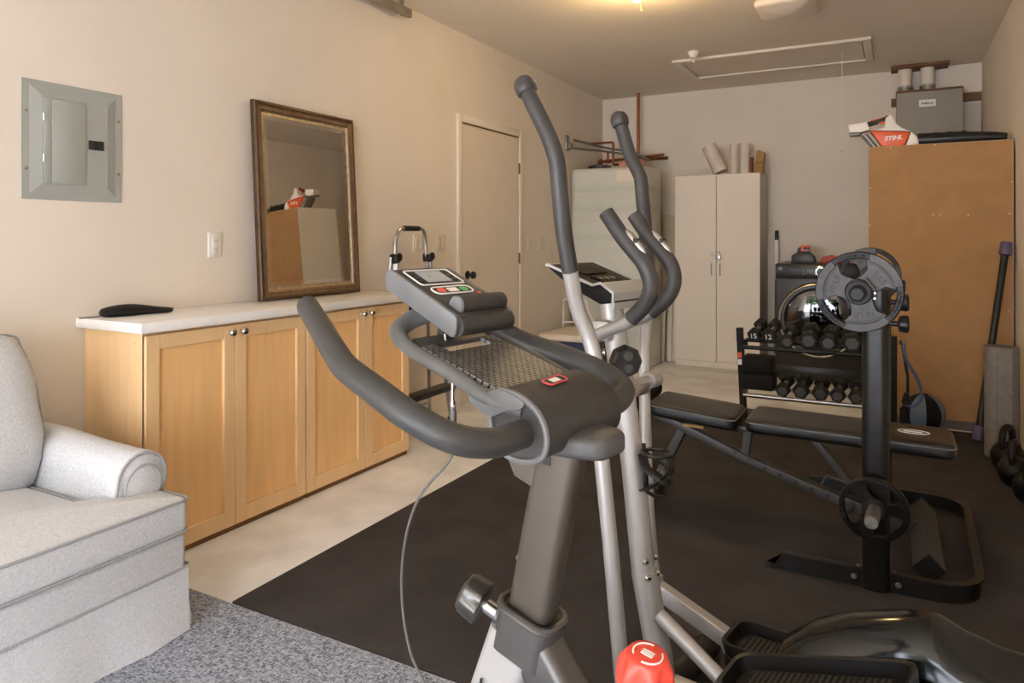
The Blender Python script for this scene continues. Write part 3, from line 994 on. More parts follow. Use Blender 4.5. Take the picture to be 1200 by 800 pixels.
for x, z in ((-0.395, 1.81), (-0.27, 1.812), (-0.02, 1.812), (-0.39, 1.55), (-0.392, 1.30), (-0.03, 1.365), (0.01, 1.365), (0.16, 1.36), (0.375, 1.366), (0.385, 1.56), (0.372, 0.77)):
    obj('nail_head', lathe(G(), [(0.004, 0), (0.003, 0.0012), (0, 0.0014)], 8, axis((x, -0.281, z), (0, -1, 0))), 'plastic_white', t)

t = thing('leaf_blower', 'orange and white leaf blower with black tube on the tall cabinet', 'leaf blower', (0.0, 5.45, 1.8235))
XZ = Matrix(((1, 0, 0, 0), (0, 0, -1, 0), (0, 1, 0, 0), (0, 0, 0, 1)))


def bp_(x, y):     # measured outline point -> local X,Z
    return ((x - 1052.5) * 0.00488 + 0.0, (170.5 - y) * 0.00585)


def poly(*pts):
    return [bp_(*p) for p in pts]


obj('motor_housing', prism(G(), poly((1022, 149.5), (1071, 154), (1064, 168.5), (1038, 170.4)), -0.062, 0.062, XZ, 0.008), 'orange', t)
obj('nose_cone', prism(G(), poly((1072, 153.0), (1079, 160), (1081, 168), (1065.5, 170)), -0.058, 0.058, XZ, 0.006), 'plastic_white', t)
obj('shell_top', prism(G(), poly((1022, 149), (1040, 146.5), (1041, 136), (1047, 131.5), (1050, 135), (1053, 142), (1060, 148), (1071, 153)), -0.05, 0.05, XZ, 0.006), 'plastic_white', t)
v = obj('intake_grille', prism(G(), poly((1010, 155), (1022, 151), (1037.5, 169), (1025, 170.3)), -0.055, 0.055, XZ, 0.004), 'blower_grey', t)
for i in range(4):
    a = bp_(1012.5 + i * 2.6, 155 - i * 0.7); b = bp_(1025.5 + i * 2.6, 169.5 - i * 0.4)
    obj('slat', tube(G(), [(a[0], -0.0565, a[1]), (b[0], -0.0565, b[1])], 0.0028, 6), 'plastic_white' if i % 2 else 'black_plastic', v)
obj('battery_housing', prism(G(), poly((994.5, 141), (1018, 138.5), (1021.5, 148), (1012, 150.5), (996, 150)), -0.05, 0.05, XZ, 0.006), 'plastic_white', t)
obj('battery_base', prism(G(), poly((995, 150.6), (1011, 151), (1009, 153.5), (995.5, 153.5)), -0.04, 0.04, XZ, 0.003), 'blower_grey', t)
a = bp_(1019, 141); b = bp_(1043, 135.5)
obj('grip', tube(G(), [(a[0], 0, a[1]), (b[0], 0, b[1])], 0.017, 12), 'black_plastic', t)
obj('trigger', prism(G(), poly((1022, 136.5), (1040, 134), (1041.5, 140.5), (1036, 142)), -0.012, 0.012, XZ, 0.003), 'orange', t)
obj('lock_lever', prism(G(), poly((1041, 132), (1045.5, 131.5), (1043.5, 135)), -0.012, 0.012, XZ, 0.002), 'orange_red', t)
tb = obj('blower_tube', tube(G(), [(0.132, 0, 0.046), (0.16, 0, 0.046), (0.40, 0, 0.045), (0.565, 0, 0.040), (0.625, 0, 0.034)], [0.045, 0.045, 0.042, 0.033, 0.027], 20), 'black_plastic', t)
for x in (0.22, 0.30, 0.38):
    obj('tube_rib', box(G(), (x, -0.006, 0.084), (x + 0.03, 0.006, 0.092), 0.003), 'black_plastic', tb)
c = bp_(1050, 159.8)
lettering('STIHL', 0.042, 'print_white', t, face((c[0] + 0.005, -0.0635, c[1]), (1, 0, 0.05), (0.25, 0, 1)), bold=0.0012)

# ------------------------------------------------------------------ grey heater box, vents and boards on the back wall
t = thing('wall_heater', 'grey wall-mounted heater box above the tall cabinet', 'heater', (0.255, YB - 0.021, 2.14))
obj('cover', box(G(), (-0.245, -0.20, -0.32), (0.245, -0.001, 0.335), 0.008), 'heater_grey', t)
obj('top_cap', box(G(), (-0.248, -0.203, 0.336), (0.248, -0.001, 0.35), 0.003), 'wood_brown', t)
obj('mounting_panel', box(G(), (0.25, -0.03, -0.40), (0.385, -0.003, 0.23)), 'grey_melamine', t)
s = obj('name_sticker', box(G(), (-0.075, -0.2015, 0.20), (0.05, -0.2002, 0.26)), 'print_white', t)
lettering('Reliance', 0.026, 'print_dark', s, face((-0.012, -0.2020, 0.229), (1, 0, 0), (0, 0, 1)), ext=0.0003, bold=0.0006)
for i, x in enumerate((0.078, 0.248)):
    t = thing('vent_pipe', ('white vent pipe rising from the wall heater, the one at its open end', 'white vent pipe rising from the middle of the wall heater')[i], 'pipe', (x, YB - 0.11, 2.4905))
    obj('pipe', cyl(G(), (0, 0, 0.05), (0, 0, 0.2005), 0.055, 24), 'pvc', t)
    obj('collar', cyl(G(), (0, 0, 0.0), (0, 0, 0.055), 0.0585, 24, 0.004), 'galvanised', t)
    obj('clamp_band', cyl(G(), (0, 0, 0.04), (0, 0, 0.05), 0.0605, 24), 'steel', t)
tag(obj('wood_board', box(G(), (-0.03, YB - 0.02, 2.39), (0.648, YB - 0.0005, 2.465), 0.002), 'wood_brown'), 'dark wooden batten behind the wall heater', 'board')
tag(obj('wood_board', box(G(), (-0.03, YB - 0.24, 2.692), (0.405, YB - 0.005, 2.7145), 0.002), 'wood_brown'), 'brown board on the ceiling around the vent pipes', 'board')

# ================================================================== CEILING ITEMS
t = thing('attic_hatch', 'white framed attic hatch with hanging pull cord', 'hatch', (-0.905, 6.265, ZC))
hx, hy = 0.75, 0.372
for lo, hi in (((-hx, -hy, -0.022), (hx, -hy + 0.06, -0.0005)), ((-hx, hy - 0.06, -0.022), (hx, hy, -0.0005)),
               ((-hx, -hy + 0.0605, -0.022), (-hx + 0.06, hy - 0.0605, -0.0005)), ((hx - 0.06, -hy + 0.0605, -0.022), (hx, hy - 0.0605, -0.0005))):
    obj('trim_board', box(G(), lo, hi, 0.003), 'trim', t)
obj('hatch_panel', box(G(), (-hx + 0.068, -hy + 0.064, -0.010), (hx - 0.068, hy - 0.064, -0.0005)), 'door', t)
obj('shadow_gap', box(box(G(), (-hx + 0.0605, -hy + 0.061, -0.004), (-hx + 0.0675, hy - 0.061, -0.0005)),
                      (hx - 0.0675, -hy + 0.061, -0.004), (hx - 0.0605, hy - 0.061, -0.0005)), 'print_dark', t)
pc = obj('pull_cord', tube(G(), [(0.53, 0.04, -0.010), (0.528, 0.04, -0.78)], 0.0032, 6), 'plastic_white', t)
obj('cord_knob', lathe(G(), [(0.003, 0), (0.009, -0.012), (0.009, -0.02), (0, -0.024)], 10, T(0.528, 0.04, -0.778)), 'plastic_pale', pc)
t = thing('ceiling_sensor', 'small white cone-shaped sensor beside the attic hatch', 'sensor', (-1.425, 5.70, ZC))
obj('cone', lathe(G(), [(0.044, -0.0005), (0.044, -0.012), (0.026, -0.05), (0, -0.052)], 20), 'plastic_white', t)
obj('stem', lathe(G(), [(0.007, -0.05), (0.007, -0.075), (0.013, -0.08), (0.013, -0.088), (0, -0.09)], 12), 'plastic_white', t)
t = thing('ceiling_light', 'square frosted glass ceiling light, switched off', 'ceiling light', (-0.60, 4.74, ZC))
obj('base_plate', box(G(), (-0.15, -0.15, -0.02), (0.15, 0.15, -0.0005), 0.006), 'plastic_white', t)
bm = slab(G(), rrect(-0.175, 0.175, -0.175, 0.175, 0.05, 5), 0.0, 0.05, 0.025, 0.03)
bmesh.ops.transform(bm, matrix=T(0, 0, -0.021) @ Matrix.Rotation(PI, 4, 'X'), verts=bm.verts)
obj('glass_shade', bm, 'glass_dome', t)
t = thing('garage_track', 'galvanised garage door track along the left wall', 'track', (-2.70, 1.6, 2.635))
obj('track_channel', tube(G(), [(0, -2.2, 0), (0, 2.04, 0)], 1.0, sec=[(-0.012, -0.026), (0.014, -0.026), (0.014, -0.022), (-0.008, -0.022), (-0.008, 0.022), (0.014, 0.022), (0.014, 0.026), (-0.012, 0.026)], up=(0, 0, 1)), 'galvanised', t, smooth=False)
for y in (1.95, 0.2, -1.6):
    obj('bracket', box(box(G(), (-0.016, y, -0.03), (-0.0125, y + 0.04, 0.079)), (-0.085, y, 0.028), (-0.0125, y + 0.04, 0.032)), 'galvanised', t)
t = thing('bulb_fixture', 'bare warm ceiling bulb with a short pull string', 'ceiling light', (-1.33, 4.0, ZC))
obj('lamp_holder', lathe(G(), [(0.055, -0.0005), (0.055, -0.012), (0.03, -0.03), (0.022, -0.05), (0.0, -0.05)], 20), 'plastic_white', t)
obj('bulb', lathe(G(), [(0.014, -0.048), (0.018, -0.062), (0.030, -0.078), (0.032, -0.095), (0.024, -0.113), (0.0, -0.12)], 20), 'bulb_glass', t)
obj('pull_string', tube(G(), spline([(0.03, -0.02, -0.03), (0.036, -0.024, -0.10), (0.030, -0.02, -0.14), (0.036, -0.024, -0.18)], 4), 0.003, 6), 'cord_yellow', t)
ld = bpy.data.lights.new('bulb_light', 'POINT')
ld.energy = BULB_W
ld.color = (1.0, 0.71, 0.34)
ld.shadow_soft_size = 0.07
lo = bpy.data.objects.new('bulb_light', ld)
lo.location = (0, 0, -0.20)
lo.parent = t
COL.objects.link(lo)

# ================================================================== DUMBBELL RACK (along X at Y 4.70)
t = thing('dumbbell_rack', 'dark metal two-tier dumbbell rack in front of the dryer', 'rack', (-0.44, 4.75, 0.0095))
rl = [(-0.432, 1), (0.432, -1)]
for x, s in rl:
    u = obj('upright', prism(G(), [(-0.10, 0.0), (-0.04, 0.0), (0.10, 0.635), (0.055, 0.635)], -0.019, 0.019,
                             T(x, 0, 0) @ Matrix(((0, 0, 1, 0), (-1, 0, 0, 0), (0, 1, 0, 0), (0, 0, 0, 1))), 0.003), 'rack_metal', t)
    obj('foot_bar', box(G(), (x - 0.019, -0.2, 0.0), (x + 0.019, 0.22, 0.035), 0.004), 'rack_metal', t)
    for z, yy in ((0.56, -0.062), (0.26, 0.005)):
        obj('bolt', lathe(G(), [(0.008, 0), (0.007, 0.005), (0, 0.006)], 10, axis((x - s * 0.019, yy, z), (-s, 0, 0))), 'steel', u)
obj('size_sticker', box(G(), (-0.4475, -0.0655, 0.44), (-0.4205, -0.062, 0.475), 0, 1), 'orange', t)
obj('size_sticker', box(G(), (-0.4475, -0.0585, 0.395), (-0.4205, -0.055, 0.43), 0, 1), 'print_white', t)
for z, yy, n in ((0.515, -0.09, 'tier_rail'), (0.545, 0.03, 'tier_rail'), (0.212, -0.09, 'tier_rail'), (0.242, 0.04, 'tier_rail')):
    obj(n, tube(G(), [(-0.411, yy, z), (0.411, yy, z)], 0.013, 10), 'steel' if z < 0.4 else 'black_metal', t)
for z in (0.53, 0.226):
    for x, s in rl:
        obj('rail_bracket', box(G(), (x + s * 0.019, -0.13, z - 0.03), (x + s * 0.0215, 0.08, z + 0.025)), 'rack_metal', t)


def dumbbell(r, hl, gl, label, group, face_m='hex_face'):
    t = thing('dumbbell', label, 'dumbbell', (0, 0, 0), 0, group)
    for s in (-1, 1):
        prof = [(r * 0.72, 0), (r * 0.86, 0.008), (r, 0.018), (r, hl - 0.014), (r * 0.84, hl)]
        h = obj('head', lathe(G(), prof, 6, axis((0, s * gl / 2, 0), (0, s, 0))), 'hex_rubber', t, smooth=False)
        obj('head_face', lathe(G(), [(r * 0.66, hl - 0.001), (r * 0.62, hl + 0.002), (0, hl + 0.002)], 6, axis((0, s * gl / 2, 0), (0, s, 0))), face_m, h, smooth=False)
    obj('handle', lathe(G(), [(0.013, -gl / 2 - 0.004), (0.0145, -gl * 0.3), (0.0165, 0), (0.0145, gl * 0.3), (0.013, gl / 2 + 0.004)], 12, axis((0, 0, 0), (0, 1, 0))), 'steel', t)
    return t


YD = 4.72


def place_db(x, z, r, label, group, yaw=0.0, tilt=0.0, roll_=0.0, fm='hex_face', hl=0.066, gl=0.105):
    d = dumbbell(r, hl, gl, label, group, fm)
    d.location = (x, YD, z)
    d.rotation_euler = (R(tilt), R(roll_), R(yaw))
    return d


tilt = 12
# upper tier: two numbered black ones, then bare hex heads
for x, lab, txt in ((-0.770, 'black rubber dumbbell with white number, next to the rack upright', '15'), (-0.682, 'black rubber dumbbell with white number, beside the small grey-faced dumbbell', '12')):
    d = place_db(x, 0.632, 0.0435, lab, 'dumbbells on the upper tier', tilt=tilt + 2, fm='hex_rubber', roll_=15)
    lettering(txt, 0.045, 'print_white', d, face((0, -0.1215, 0), (1, 0, 0.35), (-0.35, 0, 1)), bold=0.0006)
U = [(-0.580, 0.044, 'small grey-faced hex dumbbell next to the numbered pair'),
     (-0.461, 0.058, 'large grey-faced hex dumbbell under the dryer door glass'),
     (-0.345, 0.053, 'grey-faced hex dumbbell between two larger ones on the upper tier'),
     (-0.225, 0.060, 'largest hex dumbbell on the upper tier, beside the rack post')]
for x, r, lab in U:
    place_db(x, 0.560 + r, r, lab, 'dumbbells on the upper tier', tilt=tilt, roll_=random.uniform(-10, 25))
L = [(-0.604, 0.045, 'small hex dumbbell beside the foam blocks on the lower tier'),
     (-0.502, 0.050, 'large hex dumbbell second from the foam blocks on the lower tier'),
     (-0.396, 0.049, 'middle hex dumbbell on the lower tier'),
     (-0.297, 0.045, 'hex dumbbell second from the rack post on the lower tier'),
     (-0.203, 0.044, 'hex dumbbell beside the rack post on the lower tier')]
for x, r, lab in L:
    place_db(x, 0.252 + r, r, lab, 'dumbbells on the lower tier', tilt=9, roll_=random.uniform(-8, 25))
tag(obj('foam_block', box(G(), (-0.848, 4.62, 0.266), (-0.664, 4.80, 0.365), 0.008), 'black_matte'), 'black foam block on the lower rack tier, underneath another', 'foam block')
tag(obj('foam_block', box(G(), (-0.850, 4.615, 0.3665), (-0.672, 4.79, 0.468), 0.008), 'black_matte'), 'black foam block stacked on top of another block', 'foam block')

t = thing('resistance_band', 'blue and black resistance bands hanging on the dumbbell rack', 'resistance band', (0.035, 4.66, 0.62))
obj('tube_band', tube(G(), spline([(0.005, 0, 0.0), (0.02, -0.01, -0.10), (0.075, -0.02, -0.20), (0.10, -0.02, -0.30), (0.06, -0.02, -0.36), (0.01, -0.01, -0.36)], 5), 0.0085, 8), 'blue_tube', t)
obj('tube_band', tube(G(), spline([(0.0, 0.01, 0.0), (0.02, 0, -0.14), (0.03, 0, -0.24), (0.02, 0.01, -0.50)], 5), 0.008, 8), 'black_plastic', t)
obj('band_handle', tube(G(), fillet([(0.02, -0.01, -0.29), (0.045, -0.015, -0.35), (0.005, -0.015, -0.35), (0.02, -0.01, -0.29)], 0.01, 3), 0.010, 8), 'black_plastic', t)
obj('strap', box(G(), (-0.012, -0.012, -0.50), (0.032, 0.012, -0.38), 0.006), 'black_matte', t)
obj('hook', tube(G(), fillet([(-0.015, 0.02, -0.02), (0.0, 0.0, 0.012), (0.012, -0.01, -0.01)], 0.01, 3), 0.004, 6), 'steel', t)

# ------------------------------------------------------------------ medicine ball
t = thing('medicine_ball', 'black medicine ball with blue panels against the brown cabinet', 'ball', (0.155, 5.08, 0.1310))
for i in range(8):
    bm = G()
    rr = 0.121
    a0 = i * 45 + 6
    rings = []
    for j in range(13):
        ph = -88 + j * 176 / 12
        rings.append([(rr * math.cos(R(ph)) * math.cos(R(a0 + k * 45 / 4)), rr * math.cos(R(ph)) * math.sin(R(a0 + k * 45 / 4)), rr * math.sin(R(ph))) for k in range(5)])
    V = [[bm.verts.new(p) for p in r] for r in rings]
    for a, b in zip(V[:-1], V[1:]):
        for k in range(4):
            bm.faces.new((a[k], a[k + 1], b[k + 1], b[k]))
    obj('panel', bm, 'ball_blue' if i % 2 == 1 else 'black_matte', t, ang=60)
obj('pole_cap', lathe(G(), [(0.03, 0.1165), (0.02, 0.1203), (0, 0.1215)], 16), 'black_matte', t)

# ------------------------------------------------------------------ weighted bar, rolled mat, kettlebells at the right wall
t = thing('weighted_bar', 'black weighted bar with purple ends leaning on the brown cabinet', 'exercise bar', (0.428, 4.99, 0.0095))
a = Vector((0, 0, 0.0)); b = Vector((0.172, 0.235, 1.19))
d = (b - a).normalized()
M = axis(a + d * 0.012, d)
obj('bar', lathe(G(), [(0.02, 0.05), (0.02, 1.16)], 16, M), 'black_metal', t)
for z0, z1 in ((0.0, 0.085), (1.125, 1.205)):
    obj('end_cap', lathe(G(), [(0.028, z0), (0.032, z0 + 0.006), (0.030, z1 - 0.006), (0.026, z1)], 16, M), 'purple', t)
t = thing('rolled_mat', 'grey rolled foam mat standing upright by the right wall', 'exercise mat', (0.518, 4.72, 0.0095))
obj('roll', lathe(G(), [(0.0, 0), (0.078, 0), (0.082, 0.004), (0.082, 0.606), (0.078, 0.61), (0.02, 0.606), (0.0, 0.60)], 32), 'foam_grey', t)
obj('spiral_edge', tube(G(), [((0.012 + 0.0165 * a / (2 * PI)) * math.cos(a), (0.012 + 0.0165 * a / (2 * PI)) * math.sin(a), 0.6095) for a in [0.25 * i for i in range(95)]], 0.0018, 5), 'seam_dark', t)
obj('outer_flap', box(G(), (-0.03, -0.089, 0.002), (0.04, -0.080, 0.608), 0.003), 'foam_grey', t)


def kettlebell(x, y, r, rz, label):
    t = thing('kettlebell', label, 'kettlebell', (x, y, 0.0095), rz, 'kettlebells by the right wall')
    obj('bell', lathe(G(), [(0.0, 0), (r * 0.62, 0), (r * 0.8, r * 0.18), (r, r * 0.75), (r * 0.97, r * 1.15), (r * 0.75, r * 1.6), (r * 0.4, r * 1.82), (0, r * 1.88)], 28), 'iron', t, ang=60)
    obj('handle', tube(G(), spline([(-r * 0.62, 0, r * 1.45), (-r * 0.72, 0, r * 2.0), (-r * 0.55, 0, r * 2.65), (0, 0, r * 2.86), (r * 0.55, 0, r * 2.65), (r * 0.72, 0, r * 2.0), (r * 0.62, 0, r * 1.45)], 5), r * 0.21, 12), 'iron', t, ang=60)


kettlebell(0.515, 4.47, 0.078, R(60), 'dark iron kettlebell beside the rolled grey mat')
kettlebell(0.515, 4.22, 0.072, R(70), 'dark iron kettlebell between two others by the wall')
kettlebell(0.545, 3.99, 0.070, R(65), 'dark iron kettlebell farthest from the rolled mat')

# ================================================================== WEIGHT BENCH (along X)
t = thing('weight_bench', 'black padded adjustable weight bench on slanted steel frame', 'weight bench', (-0.40, 3.24, 0.0095))


def bl(x, z, y=0.0):
    return (x + 0.40, y, z - 0.0095)


def pad(name, x0, x1, z, th, hw, dz=0.0):
    ol = rrect(x0 + 0.40, x1 + 0.40, -hw, hw, 0.045, 5)
    bm = slab(G(), ol, z - th - 0.0095, z - 0.0095, 0.018, 0.006)
    for v in bm.verts:
        v.co.z += dz * (v.co.x - (x0 + 0.40)) / (x1 - x0)
    p = obj(name, bm, 'vinyl', t, ang=60)
    obj('piping', tube(G(), [(x * 1.0, y * 1.01, z - 0.0095 - 0.015 + dz * (x - (x0 + 0.40)) / (x1 - x0)) for x, y in ol], 0.0026, 6, closed=True), 'stitch', p)
    return p


pd = pad('back_pad', -0.56, 0.205, 0.452, 0.058, 0.150, -0.012)
e = obj('emblem', tube(G(), [(bl(0.065, 0)[0] + 0.055 * math.cos(a), -0.02 + 0.030 * math.sin(a), 0.4385) for a in [2 * PI * i / 28 for i in range(28)]], 0.0018, 5, closed=True), 'print_white', pd)
for yy in (-0.006, 0.004):
    obj('emblem_bar', tube(G(), [(bl(0.03, 0)[0], -0.02 + yy, 0.4388), (bl(0.095, 0)[0], -0.02 + yy, 0.4385)], 0.0014, 5), 'print_white', pd)
pad('seat_pad', -0.985, -0.598, 0.478, 0.062, 0.145, -0.03)
obj('main_beam', tube(G(), [bl(-1.0, 0.405), bl(-0.55, 0.235), bl(-0.17, 0.12)], 1.0, sec=rsec(0.019, 0.028, 0.004), up=(0, 1, 0)), 'bench_metal', t)
for i in range(7):
    f = 0.46 + i * 0.075
    x = -1.0 + 0.83 * f
    z = 0.405 - 0.285 * f
    if f > 0.55:
        z = 0.235 - (x + 0.55) * 0.115 / 0.38
    obj('adjustment_hole', cyl(G(), bl(x, z, -0.0275), bl(x, z, -0.029), 0.009, 10), 'screen_dark', t)
obj('end_collar', box(G(), (0.0, -0.034, 0), (0.05, 0.034, 0.056), 0.003, 2, T(*bl(-0.205, 0.10)) @ Matrix.Rotation(R(16), 4, 'Y')), 'bench_metal', t)
obj('tail_beam', tube(G(), [bl(-0.17, 0.12), bl(0.08, 0.065)], 1.0, sec=rsec(0.022, 0.022, 0.004), up=(0, 1, 0)), 'bench_metal', t)
dm = [(0.05 * c, 0.05 * s) for c, s in ((1, 0), (0, 1), (-1, 0), (0, -1))]
ft = obj('rear_foot', tube(G(), [bl(0.105, 0.062, -0.36), bl(0.10, 0.062, 0.22)], 1.0, sec=dm, up=(0, 0, 1)), 'bench_metal', t, smooth=False)
obj('end_cap', tube(G(), [bl(0.105, 0.062, -0.362), bl(0.105, 0.062, -0.385)], 1.04, sec=dm, up=(0, 0, 1)), 'black_metal', ft, smooth=False)
obj('end_cap', tube(G(), [bl(0.10, 0.062, 0.222), bl(0.10, 0.062, 0.24)], 1.04, sec=dm, up=(0, 0, 1)), 'black_metal', ft, smooth=False)
obj('front_leg', tube(G(), [bl(-0.86, 0.335), bl(-1.0, 0.035)], 1.0, sec=rsec(0.020, 0.030, 0.004), up=(0, 1, 0)), 'bench_metal', t)
ff = obj('front_foot', tube(G(), [bl(-1.0, 0.035, -0.20), bl(-1.0, 0.035, 0.20)], 1.0, sec=rsec(0.024, 0.024, 0.004), up=(0, 0, 1)), 'bench_metal', t)
for s in (-1, 1):
    obj('end_cap', box(G(), (-0.626, s * 0.212 - 0.012, 0.0005), (-0.574, s * 0.212 + 0.012, 0.052), 0.004), 'black_plastic', ff)
obj('pop_pin', cyl(cyl(G(), bl(-0.945, 0.145, -0.03), bl(-0.93, 0.14, -0.075), 0.007, 10), bl(-0.932, 0.141, -0.06), bl(-0.925, 0.139, -0.085), 0.015, 12), 'steel', t)
obj('pad_post', tube(G(), [bl(-0.582, 0.26), bl(-0.565, 0.39)], 1.0, sec=rsec(0.018, 0.02, 0.003), up=(0, 1, 0)), 'bench_metal', t)
obj('pivot_bracket', box(G(), (bl(-0.60, 0)[0], -0.06, 0.362), (bl(-0.545, 0)[0], 0.06, 0.388), 0.003), 'bench_metal', t)
obj('pad_rail', box(G(), (bl(-0.54, 0)[0], -0.022, 0.352), (bl(0.12, 0)[0], 0.022, 0.378), 0.003), 'black_metal', t)
obj('seat_rail', box(G(), (bl(-0.93, 0)[0], -0.022, 0.388), (bl(-0.66, 0)[0], 0.022, 0.40), 0.003), 'black_metal', t)
obj('support_brace', tube(G(), [bl(-0.30, 0.365), bl(-0.10, 0.13)], 1.0, sec=rsec(0.014, 0.022, 0.003), up=(0, 1, 0)), 'bench_metal', t)
obj('wire_handle', tube(G(), fillet([bl(-0.27, 0.19, -0.03), bl(-0.25, 0.235, -0.05), bl(-0.17, 0.215, -0.05), bl(-0.16, 0.17, -0.03)], 0.01, 3), 0.004, 6), 'steel', t)
obj('leg_roller', cyl(G(), bl(-1.062, 0.475, -0.16), bl(-1.062, 0.475, 0.20), 0.052, 20, 0.012), 'black_matte', t)
obj('roller_axle', cyl(G(), bl(-1.062, 0.475, -0.175), bl(-1.062, 0.475, 0.215), 0.012, 12), 'steel', t)
obj('roller_post', tube(G(), [bl(-1.0, 0.405), bl(-1.06, 0.475)], 1.0, sec=rsec(0.016, 0.016, 0.003), up=(0, 1, 0)), 'bench_metal', t)
obj('warning_tag', box(G(), (bl(-0.83, 0)[0], -0.1, 0.366), (bl(-0.74, 0)[0], -0.05, 0.378)), 'card_brown', t)

# ================================================================== BENCH PRESS RACK (posts along Y), barbell with plates
PX = -0.058
t = thing('press_rack', 'black steel press rack with twin posts and looped floor base', 'weight rack', (PX, 3.22, 0.0095))
for s in (-1, 1):
    yc = s * 0.475
    p = obj('post', tube(G(), [(0, yc, 0.0), (0, yc, 1.03)], 1.0, sec=rsec(0.043, 0.036, 0.028, 6), up=(0, 1, 0)), 'post_black', t)
    obj('bar_hook', prism(G(), [(-0.09, 0.955), (-0.035, 0.955), (-0.035, 1.03), (-0.048, 1.03), (-0.05, 0.99), (-0.075, 0.985), (-0.08, 1.03), (-0.092, 1.03)], -0.02, 0.02, T(0, yc, 0) @ XZ, 0.002), 'black_metal', p)
    for z in (0.985, 0.912):
        k = obj('adjust_knob', lathe(G(), [(0.009, 0), (0.009, 0.022), (0.016, 0.024), (0.027, 0.028), (0.030, 0.05), (0.026, 0.056), (0, 0.058)], 16, axis((0.044, yc, z), (1, 0, 0))), 'black_plastic', p)
        obj('knob_shaft', cyl(G(), (0.043, yc, z), (0.068, yc, z), 0.0075, 10), 'chrome', k)
    for x, z in ((-0.068, 0.032), (0.068, 0.03)):
        obj('bolt', lathe(G(), [(0.010, 0), (0.008, 0.005), (0, 0.007)], 12, axis((x, yc - 0.018 if s < 0 else yc + 0.018, z), (0, s, 0))), 'steel', p)
        obj('bolt_nut', lathe(G(), [(0.008, 0), (0.008, 0.012), (0, 0.012)], 6, axis((x * 0.8, yc + 0.005, 0.052), (0, 0, 1))), 'steel', p)
# looped base: flat bar standing on edge
path = fillet([(-0.30, -0.487, 0.029), (0.31, -0.487, 0.029), (0.33, 0.475, 0.029), (-0.30, 0.487, 0.029)], 0.16, 8)
obj('base_loop', tube(G(), path, 1.0, sec=[(-0.004, -0.029), (0.004, -0.029), (0.004, 0.029), (-0.004, 0.029)], up=(0, 0, 1)), 'black_metal', t, ang=60)
path2 = [(p.x, p.y * 0.985, 0.058) for p in path]
obj('base_flange', tube(G(), [(p.x - 0.0, p.y * 0.972, 0.057) for p in path], 1.0, sec=[(-0.014, -0.003), (0.014, -0.003), (0.014, 0.003), (-0.014, 0.003)], up=(0, 0, 1)), 'black_metal', t, ang=60)
for s in (-1, 1):
    obj('base_foot', prism(G(), [(-0.30, 0.058), (-0.292, 0.058), (-0.325, 0.006), (-0.36, 0.006), (-0.36, 0.0), (-0.333, 0.0)], -0.02, 0.02, T(0, s * 0.475, 0) @ XZ), 'black_metal', t)
    pg = obj('storage_peg', cyl(G(), (0.0, s * 0.50, 0.292), (-0.008, s * 0.735, 0.312), 0.0215, 20, 0.003), 'peg_steel', t)


